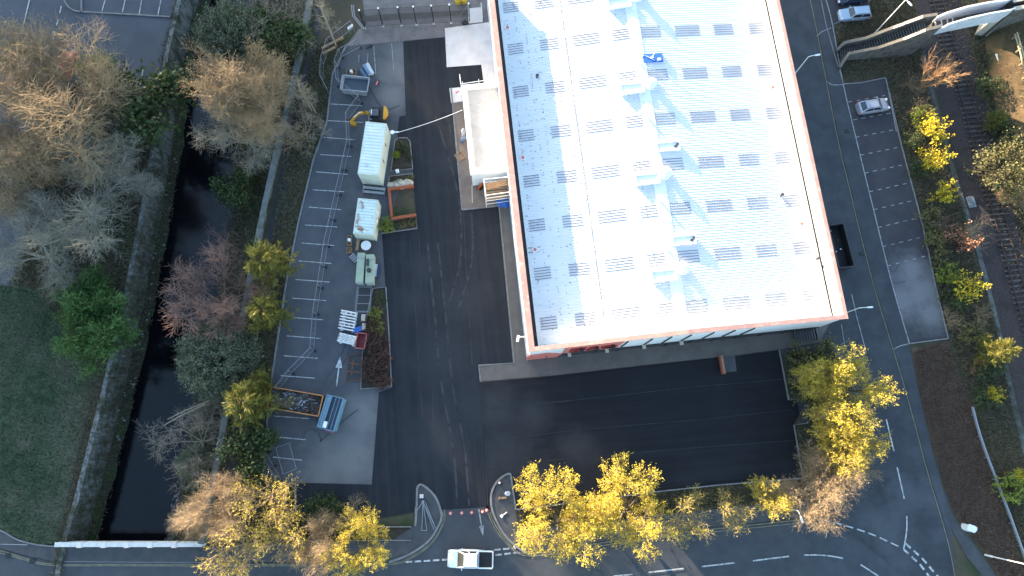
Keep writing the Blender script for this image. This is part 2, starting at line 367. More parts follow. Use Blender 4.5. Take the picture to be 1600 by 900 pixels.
m_bays = M('bay_asphalt', (.038, .038, .044), (.055, .054, .061), .4, .85, (.034, .035, .04), 1.0, .55, .75, .3, 30, k3=.5, patches=((.15, .152, .158), ((1440, 455, 5.0), (1410, 470, 3.5), (1455, 490, 3.0), (1425, 425, 3.0))))
sheet('bay_asphalt', [(1293, 0), (1303, 36), (1358, 18), (1345, -60), (1280, -60)], m_bays, Z3)
sheet('bay_asphalt', [(1317, 132), (1383, 122), (1395, 175), (1407, 225), (1425, 292), (1442, 357), (1452, 400), (1461, 447), (1477, 505), (1480, 527), (1420, 536), (1410, 500), (1394, 447), (1380, 397), (1364, 327), (1339, 225), (1332, 200)], m_bays, Z3)
sheet('brown_heath', [(1424, 544), (1481, 533), (1500, 590), (1518, 645), (1540, 715), (1568, 800), (1592, 870), (1604, 905), (1560, 905), (1540, 866), (1512, 832), (1490, 800), (1478, 770), (1462, 715), (1445, 650), (1433, 595)], m_heath, Z2)
# yard
sheet('old_car_park', [(541, 72), (632, 64), (636, 182), (625, 188), (628, 230), (622, 300), (604, 366), (608, 460), (616, 608), (594, 614), (582, 757), (462, 755), (411, 742), (415, 700), (420, 625), (431, 550), (446, 450), (466, 350), (490, 250), (511, 190), (520, 115)], m_old, Z1)
sheet('new_asphalt', [(630, 65), (695, 58), (698, 105), (752, 101), (755, 131), (705, 138), (722, 328), (780, 322), (803, 567), (748, 570), (751, 597), (757, 700), (760, 792), (650, 800), (560, 815), (462, 800), (462, 754), (581, 757), (592, 613), (613, 606), (597, 365), (652, 358), (641, 217), (620, 216), (624, 182), (634, 180)], m_new, Z3)
sheet('new_asphalt_bays', [(751, 598), (860, 588), (1000, 572), (1124, 558), (1150, 556), (1217, 547), (1230, 625), (1258, 632), (1240, 664), (1254, 747), (1120, 758), (1010, 770), (900, 785), (806, 796), (760, 796), (757, 700)], m_newx, Z2)
sheet('apron_paving', [(780, 300), (860, 200), (860, 520), (900, 540), (1100, 500), (1310, 480), (1280, 535), (1217, 546), (1150, 555), (1000, 571), (860, 587), (751, 596), (748, 571), (803, 567)], m_apron, Z4)
sheet('annex_paving', [(706, 138), (755, 131), (800, 128), (830, 320), (780, 323), (722, 328)], m_pave, Z5)
sheet('concrete_slab', [(695, 44), (770, 34), (800, 130), (756, 131), (752, 101), (698, 105)], m_conc, Z5)
sheet('concrete_slab', [(1130, 557), (1148, 555), (1151, 580), (1133, 582)], m_old, Z4)
sheet('concrete_slab', [(702, 138), (722, 136), (724, 158), (705, 161)], m_conc, Z5+.02)
sheet('north_yard', [(556, -80), (800, -80), (800, 60), (695, 58), (541, 72), (560, 46), (572, 40)], m_yardn, Z1)
m_strip = M('dark_yard_strip', (.085, .075, .07), (.12, .105, .095), 1.0, .95)
sheet('dark_yard_strip', [(566, 25), (700, 18), (735, 16), (735, 23), (700, 25), (567, 33)], m_strip, Z2)  # darker strip across the north yard
# kerbs: real steps
KB = MB()
for px, wd in (([(541, 72), (520, 115), (511, 190), (490, 250), (466, 350), (446, 450), (431, 550), (420, 625), (415, 700), (411, 742)], .2),
               ([(652, 762), (651, 800), (649, 822)], .25), (smooth_line([(652, 762), (657, 757), (668, 763), (680, 776), (687, 792), (690, 806), (686, 820), (670, 845), (640, 866), (608, 878)], 5), .25),
               (smooth_line([(798, 741), (792, 741), (779, 750), (770, 764), (767, 780), (770, 800), (782, 826), (800, 848), (822, 864)], 5), .25), ([(798, 741), (802, 770), (806, 796)], .2),
               ([(806, 796), (900, 785), (1010, 770), (1120, 758), (1254, 747)], .15), ([(1217, 547), (1232, 625), (1260, 621)], .15), ([(1254, 747), (1240, 664), (1262, 661)], .15),
               ([(722, 328), (780, 322)], .2), ([(705, 138), (722, 328)], .2), ([(780, 323), (803, 567), (748, 571), (751, 597)], .2),
               ([(462, 754), (462, 800)], .2), ([(470, 823), (560, 823), (643, 823), (642, 844), (480, 845)], .12), ([(1282, 0), (1290, 40), (1317, 132)], .1), ([(1358, 18), (1303, 38)], .12), ([(1317, 132), (1345, 130), (1383, 122)], .12),
               ([(1383, 122), (1407, 225), (1442, 357), (1461, 447), (1481, 530)], .15), ([(1420, 537), (1481, 529)], .15), ([(128, 19), (200, 23), (268, 27)], .2), (smooth_line([(100, -2), (105, 8), (114, 16), (126, 19)], 4), .2), ([(128, 19), (128, -30)], .2),
               ([(279, 0), (262, 73), (251, 128)], .25), (smooth_line([(-60, 812), (0, 828), (28, 843), (60, 851), (95, 854)], 4), .15)):
    ribbon(KB, GP(px), wd, 0.0, .17)
tag(KB.build('kerb', m_kerb), kind='structure')
# road and bay markings
MK = MB(); MY = MB(); MWN = MB(); zm = Z4+.03
def ln(mb, px, wd, z=zm): strip(mb, GP(px), wd, z)
for q in ((517, 163, 566, 166), (512, 189, 569, 192), (506, 215, 555, 219), (501, 242, 549, 245), (494, 269, 544, 273), (489, 297, 538, 300), (483, 324, 533, 328), (477, 352, 527, 355), (472, 380, 522, 384), (467, 408, 518, 412), (462, 437, 515, 441), (457, 466, 510, 470), (453, 496, 506, 500), (448, 525, 501, 529), (444, 556, 497, 560), (439, 587, 492, 591), (428, 650, 483, 654), (425, 682, 478, 687), (427, 714, 472, 719), (584, 72, 587.5, 117), (612, 68, 616, 115), (561, 86, 561, 97), (575, 85, 574, 100)):
    ln(MK if q[2]-q[0] > 5 else MWN, [(q[0], q[1]), (q[2], q[3])], .10)
for q in ((165, 0, 160, 18), (198, -8, 192, 19), (223, -5, 218, 23), (254, -8, 247, 25)): ln(MK, [q[:2], q[2:]], .12)
ln(MK, [(47, 0), (39, 33)], .14); ln(MK, [(39, 33), (24, 100)], .12)
for q in ((96.5, 10, 94, 21), (91.5, 31, 89, 41), (86, 50, 84, 62), (225, 106, 219, 134)): ln(MK, [q[:2], q[2:]], .14)
def arrow(mb, a, c, wd):
    a = G(*a)[:2]; c = G(*c)[:2]; d = (c-a)/np.linalg.norm(c-a); n_ = np.array([-d[1], d[0]]); L = np.linalg.norm(c-a)
    s0 = a+d*(L*.62)
    mb.add([(*q, zm) for q in (a-n_*.08, a+n_*.08, s0+n_*.08, s0-n_*.08)], [(3, 2, 1, 0)]); mb.add([(*q, zm) for q in (s0-n_*wd, s0+n_*wd, c)], [(2, 1, 0)])
arrow(MK, (526, 604), (532, 557), .42); arrow(MWN, (748, 795), (755, 838), .3)
for i, y in enumerate((215, 243, 271, 300, 328, 356, 386, 416)):
    x = np.interp(y, (132, 200, 225, 327, 397, 447), (1317, 1332, 1339, 1364, 1380, 1394)); y2 = y-12-i*.6; x2 = np.interp(y2, (122, 175, 225, 292, 357, 400, 447), (1383, 1395, 1407, 1425, 1442, 1452, 1461))
    dashes(MWN, GP([(x, y), (x2-4, y2)]), .55, .65, .10, zm)
dashes(MWN, GP([(1325, 160), (1392, 148)]), .5, .7, .1, zm); dashes(MWN, GP([(1332, 188), (1398, 176)]), .6, .6, .1, zm)
ln(MWN, [(1383, 122), (1400, 206)], .1)
ln(MWN, smooth_line([(1290, 0), (1300, 38), (1317, 132), (1339, 225), (1364, 327), (1394, 447), (1420, 536)]), .12)
ln(MY, smooth_line([(1264, -5), (1277, 55), (1289, 120), (1310, 225), (1328, 300), (1341, 355), (1365, 448), (1385, 515), (1399, 560), (1414, 610), (1431, 672), (1449, 740), (1467, 800), (1481, 850), (1491, 900)]), .10)
ln(MWN, smooth_line([(1276, 57), (1284, 50), (1298, 44)]), .1); ln(MWN, smooth_line([(1291, 128), (1300, 133), (1316, 133)]), .1); ln(MWN, smooth_line([(1396, 546), (1405, 541), (1420, 537)]), .1)
ln(MWN, [(1330, 460), (1338, 495), (1353, 552)], .1); ln(MWN, [(1314, 507), (1320, 545)], .08)
for off in (0, 4.5):
    ln(MY, smooth_line([(-60, 852+off), (0, 860+off*.8), (40, 872+off*.6), (82, 881+off*.5), (200, 881.5+off*.5), (350, 882+off*.5), (520, 881+off*.5), (612, 879.5+off*.5), (645, 868+off*.6), (676, 845+off*.6), (692+off*.5, 815), (692+off*.5, 796)]), .10)
    ln(MY, smooth_line([(765-off*.6, 800), (774-off*.6, 820+off*.3), (790-off*.5, 843+off*.4), (815, 864+off*.6), (860, 861+off), (920, 851+off), (1000, 839.5+off), (1100, 828+off), (1200, 817.5+off), (1250, 812+off), (1285, 806+off)]), .10)
for q in ((1013, 894, 1068, 888), (1096, 885, 1148, 879), (1176, 876, 1232, 869)): ln(MK, [q[:2], q[2:]], .16)
ln(MK, smooth_line([(1256, 867), (1280, 867), (1300, 869), (1316, 872)]), .16); ln(MK, [(1344, 882), (1372, 900)], .16); ln(MK, [(958, 900), (988, 897)], .16)
ln(MK, [(1384, 655), (1396, 705)], .16); ln(MK, [(1401, 730), (1412, 779)], .16); ln(MK, smooth_line([(1416, 806), (1416, 825), (1414, 842), (1411, 858)]), .16)
dashes(MK, GP(smooth_line([(1284, 812), (1306, 817), (1330, 824), (1360, 834), (1385, 845), (1408, 856)])), .95, .45, .16, zm)
dashes(MK, GP([(1411, 858), (1437, 882), (1462, 915)]), .75, .45, .24, zm); dashes(MK, GP([(1414, 849), (1440, 872), (1470, 907)]), .75, .45, .24, zm)
for a, c in (((772, 859), (806, 856)), ((774, 867), (818, 862)), ((634, 878), (700, 874))): dashes(MK, GP([a, c]), .75, .3, .2, zm)
ln(MWN, [(692, 796), (692, 806)], .12)
ln(MWN, [(0, 850), (44, 851)], .08)
for mb, nm, m in ((MK, 'white_markings', m_white), (MWN, 'worn_markings', m_worn), (MY, 'yellow_lines', m_yel)): tag(mb.build(nm, m), kind='structure')
# dark sealing streaks in the new asphalt joints
JT = MB(); m_joint = M('asphalt_joint', (.034, .038, .046), (.017, .019, .024), .5, .8, lo=.4, hi=.6)
for px in ([(640, 372), (649, 480), (656, 600), (664, 700)], [(675, 590), (678, 690), (684, 790)], [(724, 330), (730, 450), (738, 570)], [(752, 600), (758, 690), (762, 790)], [(655, 365), (658, 450)], [(750, 640), (900, 625), (1080, 605), (1230, 592)], [(757, 690), (900, 672), (1100, 655), (1236, 640)], [(760, 730), (900, 715), (1080, 700), (1240, 688)]):
    ln(JT, px, .10, Z3+.012)
tag(JT.build('asphalt_joints', m_joint), kind='structure')
sheet('planting_bed', [(462, 801), (500, 818), (649, 822), (643, 846), (520, 847), (360, 848), (400, 800)], m_soil, Z2)
sheet('footway', [(797, 742), (779, 751), (768, 780), (771, 800), (783, 826), (801, 848), (819, 862), (812, 830), (805, 796)], m_foot, Z4)
TM = MB(); TP = MB(); m_tyr = M('tyre_mark', (.055, .058, .064), (.075, .079, .086), 1.2, .9, lo=.40, hi=.60); m_dust = M('dusty_track', (.040, .043, .050), (.016, .0185, .0245), .9, .85, lo=.42, hi=.60)
for px in (smooth_line([(505, 600), (525, 570), (540, 535), (536, 495)]), smooth_line([(512, 607), (532, 576), (548, 540), (545, 500)]), smooth_line([(470, 690), (480, 672), (496, 674), (502, 690)]), smooth_line([(500, 690), (540, 655), (560, 640)]), smooth_line([(1385, 380), (1392, 400), (1380, 415), (1396, 425), (1404, 410)]), smooth_line([(1390, 440), (1402, 442), (1414, 440)]), smooth_line([(560, 85), (580, 140), (600, 170), (625, 165)])):
    strip(TM, GP(px), .14, Z3+.008)
for px in (smooth_line([(715, 790), (708, 700), (690, 600), (678, 480), (668, 380)]), smooth_line([(733, 790), (726, 700), (707, 600), (695, 480), (684, 380)]), smooth_line([(700, 480), (720, 400), (715, 300), (680, 180)]), smooth_line([(717, 480), (738, 400), (731, 300), (697, 180)])):
    strip(TP, GP(px), .26, Z3+.014)
tag(TM.build('tyre_marks', m_tyr), kind='structure'); tag(TP.build('tyre_tracks', m_dust), kind='structure')
# railway
sheet('railway_ballast', [(1395, -300), (1428, 0), (1440, 70), (1458, 130), (1475, 190), (1503, 300), (1526, 400), (1548, 470), (1573, 560), (1592, 640), (1640, 800), (1760, 800), (1640, 500), (1588, 340), (1556, 220), (1528, 120), (1502, 0), (1460, -300)], m_ballast, Z1)
RT = thing('railway_track', 'single railway track of two rusty rails on sleepers over brown ballast', 'railway track', tuple(G(1530, 225)))
m_rail = M('rail_steel', (.10, .06, .045), (.065, .042, .034), 1, .6, metal=.3); m_slp = M('sleeper_concrete', (.085, .072, .066), (.045, .037, .034), .8, .95, lo=.42, hi=.58)
tl = GP(smooth_line([(1395, -200), (1427, -100), (1463.5, 0), (1476, 50), (1500, 125), (1517, 183), (1526.5, 222), (1552, 310), (1571, 378), (1590, 447), (1612, 520), (1640, 610), (1700, 800)], 5))
for sgn in (-1, 1):
    b = MB(); L_ = offset_line(tl, sgn*.72); ribbon(b, [np.array([*q, 0]) for q in L_], .08, Z1+.08, Z1+.22); b.build('rail', m_rail, RT, True)
sb = MB().box((0, 0, 0), (.26, 2.5, .14)); sme = sb.build('sleeper', m_slp, RT).data
first = bpy.data.objects['sleeper']; t = 8.0; k = 0
while t < plen(tl) and k < 98:
    p, a = along(tl, t); o = first if k == 0 else first.copy()
    if k: COL.objects.link(o); o.parent = RT
    o.location = (p[0]-RT.location[0], p[1]-RT.location[1], Z1+.045); o.rotation_euler = (0, 0, a); t += .70; k += 1
CT = GP(smooth_line([(1440, 80), (1452, 135), (1466, 190), (1490, 275), (1515, 350), (1531, 405), (1546, 462), (1561, 525), (1576, 600), (1591, 665), (1612, 760), (1640, 900)], 4))
b = MB(); ribbon(b, CT, .62, 0.0, .14); 
tag(b.build('cable_trough', M('trough_concrete', (.085, .09, .088), (.125, .13, .127), 1.5, .95, (.045, .05, .032), .5, .46, .62)), 'grey concrete cable trough running along the edge of the railway ballast', 'cable trough')
# the sunlit bank beyond the railway
eb = []; ex = [(1530, -200), (1558, 60), (1572, 150), (1592, 230), (1625, 330), (1680, 480)]
for p in ex:
    a = G(*p); eb += [(a[0]-2.2, a[1], 0.0), (a[0], a[1]+.2, 2.2), (a[0]+3, a[1]+.4, 3.0), (a[0]+40, a[1]+.4, 3.4)]
tag(MB().add(eb, [(i*4+k, i*4+k+1, (i+1)*4+k+1, (i+1)*4+k) for i in range(len(ex)-1) for k in range(3)]).build('dry_bank', m_dry, smooth=True), kind='structure')
# unseen ridge added to the north west to keep the low sun off
HD = 420.0; te = math.tan(R(SUN_EL)); SD2 = SDIR[:2]; NL = np.array([-SDIR[1], SDIR[0]])*-1
rh = random.Random(5); V = []
BANDS = ((-6.8, -3.4, .33), (6.8, 9.6, .10), (19.6, 20.4, .2), (20.6, 22.9, .5), (24.5, 26.0, .35), (28.0, 31.0, .25))     # where slits cut in its crest let streaks of sun through
edges = []
for k in range(-220, 221): edges.append((k*1.5, False))
s_list = set(k*1.5 for k in range(-220, 221)); slits = []
for a, c, op in BANDS:
    q = a
    while q < c: slits.append((q, q+1.4*op)); q += 1.4
for a, c in slits: s_list |= {a-.01, a, c, c+.01}
ss = sorted(s_list)
def ceiling(s):  # crest height shaped to set how high the shade reaches
    c = np.interp(s, (-330, -60, -40, -28, -8, 0, 5, 10, 12, 14, 18, 50, 62, 70, 80, 330), (7, 3.4, 3.0, 1.8, 1.9, 2.5, 3.1, 3.5, 3.3, 1.8, -.2, -.2, .8, 1.5, 2.5, 2.5))
    return c-(6 if any(a-1e-6 <= s <= c_+1e-6 for a, c_ in slits) else 0)
for s in ss:
    top = HD*te+ceiling(s)
    for d, z in ((HD-160, 0), (HD-90, top*.25), (HD-30, top*.8), (HD, top), (HD+60, top*.88), (HD+260, 0)):
        p = SD2*d+NL*s; V.append((p[0], p[1], z))
ns = len(ss); fs = [(i*6+k, i*6+k+1, (i+1)*6+k+1, (i+1)*6+k) for i in range(ns-1) for k in range(5)]
tag(MB().add(V, fs).build('shading_ridge', m_wood), kind='structure')
# ------------------------------------------------------------------ the warehouse
ZC = 8.5
FL = G(826, 550, ZC); FR = G(1325, 498, ZC)
WB = float(np.linalg.norm(FR-FL)); PHI = bearing(FL, FR)
U = np.array([math.cos(PHI), math.sin(PHI)]); Vv = np.array([-U[1], U[0]])
def BL(px, py, z):                                              # pixel at height z -> warehouse axes
    p = G(px, py, z)[:2]-FL[:2]; return float(p@U), float(p@Vv)
LB = 50.0
ZG, SLP = 6.35, .095
u_ridge = BL(1072, 516, 8.9)[0]
UG0 = 1.35; UG1 = BL(1245, 225, ZG)[0]-.25; print('right gutter', UG1, WB)
def zr(u): return ZG+SLP*(min(max(u, UG0), 2*u_ridge-UG0)-UG0) if u <= u_ridge else ZG+SLP*(u_ridge-UG0)*(UG1-min(u, UG1))/(UG1-u_ridge)
def BR_(px, py, dz=0.0):
    z = 8.0
    for _ in range(6): u, v = BL(px, py, z); z = zr(u)+dz
    return u, v, z
print('warehouse width', WB, 'ridge', u_ridge, 'top of frame at v', BL(980, 0, 8)[1], 'phi', math.degrees(PHI))
WH = thing('warehouse', 'large warehouse with white ribbed metal roof and red edge coping', 'warehouse', (FL[0], FL[1], 0), PHI)
# walls, a little inside the coping; the front one has panels and a red name board
wz = ZC-.12
b = MB()
b.box((WB/2, .30, wz/2), (WB-.5, .3, wz)); b.box((.30, LB/2+.1, wz/2), (.3, LB-.6, wz)); b.box((WB-.30, LB/2+.1, wz/2), (.3, LB-.6, wz)); b.box((WB/2, LB-.3, 3.1), (WB-.5, .3, 6.2))
b.build('wall', m_clad, WH)
# gable piece that lifts the front parapet towards the ridge
GH = 1.3
b = MB(); yy = (.12, .42)
b.add([(.4, yy[0], wz+.002), (WB-.4, yy[0], wz+.002), (u_ridge, yy[0], wz+GH), (.4, yy[1], wz+.002), (WB-.4, yy[1], wz+.002), (u_ridge, yy[1], wz+GH)], [(0, 1, 2), (5, 4, 3), (0, 2, 5, 3), (2, 1, 4, 5)])
b.build('gable', m_clad, WH)
b = MB()
def cope(a, c, wd, dz=.22): b.bar(a, c, wd, dz)
cope((.36, .0, ZC), (.36, LB, ZC), .72); cope((WB-.22, 0, ZC), (WB-.22, LB, ZC), .44)
cope((.72, .26, ZC+.01), (u_ridge, .26, ZC+GH), .52); cope((u_ridge, .26, ZC+GH), (WB-.44, .26, ZC+.01), .52)
b.build('coping', m_cope, WH)
b = MB(); b.box((.02, LB/2, ZC-.12), (.06, LB, .34)); b.build('coping_edge', m_wht, WH)
b = MB(); b.box((WB-.40, LB/2, 7.2), (.10, LB-1.6, 2.3)); b.build('parapet_lining', m_clad, WH); b = MB(); b.box((.60, LB/2, 7.2), (.12, LB-1.6, 2.3)); b.build('parapet_lining', m_clad, WH)
b = MB(); b.box((UG0-.28, LB/2, ZG-.12), (.56, LB-1.4, .08)); b.build('gutter', m_blk, WH)
rg = random.Random(2); b = MB(); v = .7
while v < LB-1: l = rg.uniform(.5, 1.6); b.box((UG1+.32, v+l/2, ZG-.10+rg.uniform(-.02, .03)), (.46, l-.02, .08)); v += l
b.build('gutter', m_gutter, WH)
b = MB(); b.box(((UG1+.55+WB-.46)/2, LB/2, ZG+.10), (max(.1, WB-.46-UG1-.55), LB-1.4, .06)); b.build('gutter_sole', m_clad, WH)
# ribbed roof: one folded profile on either side of the ridge
PITCH = .333; V0 = .75; NP = int((LB-1.6)/PITCH)
def prof(v0, v1):
    out = []; i0 = int(math.floor((v0-V0)/PITCH))
    i = i0
    while True:
        base = V0+i*PITCH
        for dv, dz in ((0, 0), (.235, 0), (.255, .024), (.308, .024)):
            vv = base+dv
            if v0-1e-6 <= vv <= v1+1e-6: out.append((vv, dz))
        if base > v1: break
        i += 1
    return out
def ribs(mb, u0, u1, v0, v1, lift, mi=0):
    p = prof(v0, v1); n = len(p)
    vs = [(u0, v, zr(u0)+dz+lift) for v, dz in p]+[(u1, v, zr(u1)+dz+lift) for v, dz in p]
    mb.add(vs, [(i, n+i, n+i+1, i+1) for i in range(n-1)], mi)
rb_ = MB(); ribs(rb_, UG0-.05, u_ridge, .75, LB-1, 0); ribs(rb_, u_ridge, UG1+.05, .75, LB-1, 0)
rs = random.Random(4)
cols = [BR_(a_, y_)[0] for a_, y_ in ((844, 508), (871, 508), (899, 503), (931, 500), (956, 496), (1001, 490), (1024, 488), (1063, 483), (1072, 484), (1106, 478), (1130, 476), (1172, 471), (1196, 471), (1229, 467), (1256, 466), (1281, 463))]
for uu in (2.1, 3.2, 4.35, 5.3, 6.9, 8.7, (cols[3]+cols[4])/2, 11.6, 14.2, 15.9):                      # fixing screws along the purlins
    if uu > u_ridge-.5: break
    big = uu == (cols[3]+cols[4])/2
    for i in range(NP-4):
        if rs.random() < (.75 if big else .30):
            vv = V0+i*PITCH+.13; rb_.box((uu+rs.uniform(-.03, .03), vv, zr(uu)+.03), (.12 if big else .085, .20 if big else .09, .05), mi=1)
for _ in range(130):                                              # dirt specks blown about on the sheets
    uu = rs.uniform(UG0+.3, UG0+7) if rs.random() < .75 else rs.uniform(UG0, u_ridge)
    vv = rs.uniform(1, LB-3); rb_.box((uu, vv, zr(uu)+.03), (rs.uniform(.05, .22), rs.uniform(.04, .10), .02), rs.uniform(-.4, .4), mi=2)
RF = rb_.build('roof', [m_roof, plain('screw_washer', (.20, .20, .205)), plain('roof_dirt', (.16, .15, .13), .9)], WH)
b = MB(); zR = zr(u_ridge)
b.add([(u_ridge-.75, .75, zr(u_ridge-.75)+.05), (u_ridge, .75, zR+.09), (u_ridge+.75, .75, zr(u_ridge+.75)+.05), (u_ridge-.75, LB-1, zr(u_ridge-.75)+.05), (u_ridge, LB-1, zR+.09), (u_ridge+.75, LB-1, zr(u_ridge+.75)+.05)], [(0, 1, 4, 3), (1, 2, 5, 4)])
for k in range(15): b.box((u_ridge, 1.5+k*3.1, zR+.08), (1.3, .07, .03))
b.build('ridge_cap', m_clad, RF)
# rooflights: eight to a row, rows about six metres apart
vA = BR_(857, 509)[1]; vB = BR_(797, 15)[1]
print('rooflight cols', [round(c, 1) for c in cols], 'rows', vA, vB)
rl = MB()
for r in range(0, 8):
    vm = vA+(vB-vA)*r/7; i = round((vm-.67-V0)/PITCH); v0 = V0+i*PITCH+.235-.0; v1 = v0+4*PITCH+.08
    for c in range(8):
        u0, u1 = cols[2*c], cols[2*c+1]
        if u0 < u_ridge < u1: u1 = u_ridge-.1
        if u0 > u_ridge-1 and u0 < u_ridge+.9 and c >= 4: u0 = max(u0, u_ridge+.78)
        if c == 3: u1 = min(u1, u_ridge-.78)
        m_ = MB(); ribs(m_, u0, u1, v0, v1, .012)
        for k in range(5): vv = v0+.033+PITCH*k; m_.add([(u0+.02, vv-.045, zr(u0)+.040), (u1-.02, vv-.045, zr(u1)+.040), (u1-.02, vv+.045, zr(u1)+.040), (u0+.02, vv+.045, zr(u0)+.040)], [(0, 1, 2, 3)], 1)
        m_.build('rooflight', [m_lite, m_lrib], RF)
# upstands and cowls on the ridge
def upstand(px, py, L_, D_, h, name='roof_hatch', mat=None, lid=True):
    u, v, z = BR_(px, py, .5); z0 = zr(u)-.15
    b = MB(); b.box((u, v, z0+h/2), (L_, D_, h)); o = b.build(name, mat or m_clad, RF)
    if lid:
        b = MB()
        for sx in (-1, 1): b.box((u+sx*(L_/2-.05), v, z0+h+.05), (.12, D_+.06, .16))
        for sy in (-1, 1): b.box((u, v+sy*(D_/2-.03), z0+h+.05), (L_+.0, .12, .14))
        b.build('hatch_rim', m_wht, o)
    return o, u, v, z0+h
for px, py in ((968, 3), (988, 137), (1012, 279), (1038, 430)): upstand(px, py, 2.9, 1.25, .5)
for px, py in ((1045, 227), (1070, 374)):
    o, u, v, z = upstand(px, py, 2.8, 1.1, .35); b = MB()
    b.box((u+.9, v-.1, z+.08), (.35, .25, .16), .5); b.box((u+1.2, v+.2, z+.08), (.25, .2, .14), .2); b.build('loose_fittings', m_dgrey, o)
o, u, v, z = upstand(1021, 88, 2.5, 1.15, .35, 'roof_hatch', m_blue, False)
b = MB(); b.box((u-.1, v, z+.06), (.3, .3, .14), .4); b.tube([(u-.2, v-.1, z+.1), (u+.35, v+.6, z+.5)], .05); b.box((u+.75, v-.3, z+.04), (.4, .3, .1)); b.tube([(u-.9, v+.35, z+.05), (u+.2, v-.45, z+.05)], .04); b.build('loose_fittings', m_wht, o)
for px, py in ((1018, 130), (1041, 270), (1068, 419), (998, -8)):
    u, v, z = BR_(px, py, .4); z0 = zr(u)-.05
    b = MB(); b.lathe((u, v, z0), [(.55, 0), (.55, .55), (.70, .56), (.70, .64), (.05, .9)], 20); b.build('roof_cowl', m_wht, RF, smooth=False)
    b = MB(); b.box((u-.35, v+.05, z0+.12), (1.3, 1.5, .3)); b.build('cowl_base', m_clad, RF)
for px, py in ((1000, 98), (1012, 183), (1031, 313), (1043, 390)):
    u, v, z = BR_(px, py, .2); b = MB(); b.lathe((u, v, zr(u)), [(.16, 0), (.16, .45), (.24, .46), (.05, .6)], 10); b.build('vent_pipe', m_wht, RF)
for i, (px, py) in enumerate(((793, 43), (817, 246), (836, 390), (1207, 136), (1252, 349))):
    u, v, z = BR_(px, py, .1); b = MB(); b.box((u, v, zr(u)+.06), (.62, .62, .05), .2); o = b.build('anchor_plate', m_wht, RF)
    b = MB(); b.lathe((u, v, zr(u)+.085), [(.20, 0), (.20, .12), (.08, .13), (.08, .35)], 10); b.build('safety_anchor', m_red, o)
    if i == 2:
        b = MB(); b.box((u, v+.28, zr(u)+.05), (1.7, .05, .05)); b.box((u, v-.28, zr(u)+.05), (1.7, .05, .05)); b.build('anchor_rail', m_dgrey, o)
for px, py in ((1220, 306), (1276, 405), (839, 121)):
    u, v, z = BR_(px, py); b = MB(); b.lathe((u, v, zr(u)), [(.13, 0), (.13, .5), (.2, .51), (.2, .6)], 8); b.build('vent_pipe', m_dgrey, RF)
# the front face: panel joints, red board and its lettering, lamps
def FU(px, py): return BL(px, py, 7.6)[0]
ua, ub = FU(884, 545), FU(974, 535)
b = MB(); b.box(((ua+ub)/2, .09, 5.75), (ub-ua, .10, 4.9)); SG = b.build('name_board', m_red, WH)
b = MB(); b.add([(.10, .03, .2), (3.8, .03, .2), (ua, .03, 2.7), (2.4, .03, 4.9), (.10, .03, 4.4), (.10, .145, .2), (3.8, .145, .2), (ua, .145, 2.7), (2.4, .145, 4.9), (.10, .145, 4.4)], [(4, 3, 2, 1, 0), (0, 1, 6, 5), (1, 2, 7, 6), (2, 3, 8, 7), (3, 4, 9, 8), (4, 0, 5, 9)])
b.build('red_panel', m_red, WH)
# the sign is too foreshortened to read: dark red shapes in its three groups
def glyph(u0, u1, zlo, zhi, kind):
    b = MB(); y0, y1 = -.10, .04; n = 3 if kind != 'tri' else 2
    if kind == 'bars':
        for z_ in np.linspace(zlo, zhi, 3): b.box(((u0+u1)/2, (y0+y1)/2, z_), (u1-u0, y1-y0, .30))
        b.box((u0+.25, (y0+y1)/2, (zlo+zhi)/2), (.4, y1-y0-.01, zhi-zlo))
        b.box((u1-.6, (y0+y1)/2, (zlo+zhi)/2), (.4, y1-y0-.01, zhi-zlo))
    elif kind == 'tri':
        um = (u0+u1)/2
        b.add([(u0, y0, zlo), (u1, y0, zlo), (um+.5, y0, zhi), (um-.3, y0, zhi), (u0, y1, zlo), (u1, y1, zlo), (um+.5, y1, zhi), (um-.3, y1, zhi)], [(3, 2, 1, 0), (4, 5, 6, 7), (0, 1, 5, 4), (1, 2, 6, 5), (2, 3, 7, 6), (3, 0, 4, 7)])
    else:
        uc, zc_, ru, rz_ = (u0+u1)/2, (zlo+zhi)/2, (u1-u0)/2, (zhi-zlo)/2; vs = []; N = 18
        for k in range(N):
            a = 2*math.pi*k/N
            for f, y in ((1, y0), (.55, y0), (1, y1), (.55, y1)): vs.append((uc+ru*f*math.cos(a), y, zc_+rz_*f*math.sin(a)))
        b.add(vs, [q for k in range(N) for q in ((4*k, 4*k+1, 4*((k+1) % N)+1, 4*((k+1) % N)), (4*k, 4*((k+1) % N), 4*((k+1) % N)+2, 4*k+2))])
    b.build('lettering', m_dred, SG)
    b = MB(); b.lathe(((u0+u1)/2+.3, -.3, zhi-.1), [(.22, 0), (.22, .5), (.1, .55)], 10); b.build('sign_lamp', m_blk, SG)
for a, c, k in ((893, 917, 'bars'), (921, 938, 'tri'), (943, 968, 'ring')):
    glyph(FU(a, 543), FU(c, 538), 4.6, 7.0, k)
for px in (981, 1019, 1049, 1080, 1115, 1148, 1178): 
    uu = FU(px, 535-(px-981)*.1); b = MB(); b.box((uu, .09, 5.5), (.13, .14, 4.8)); b.build('wall_joint', m_dgrey, WH)
for px in (896, 959, 1021, 1084): 
    uu = FU(px, 545); b = MB(); b.box((uu, -.15, 3.1), (.4, .5, .22)); b.build('wall_lamp', m_ltst, WH)
b = MB(); b.box((WB/2, .11, 1.3), (WB-1, .08, 2.4)); b.build('shop_front', plain('shop_front_glass', (.03, .03, .035), .2), WH)
for uu in np.arange(2.5, WB-1, 3.0):
    b = MB(); b.box((uu, .05, 1.3), (.12, .10, 2.4)); b.build('mullion', m_dgrey, WH)
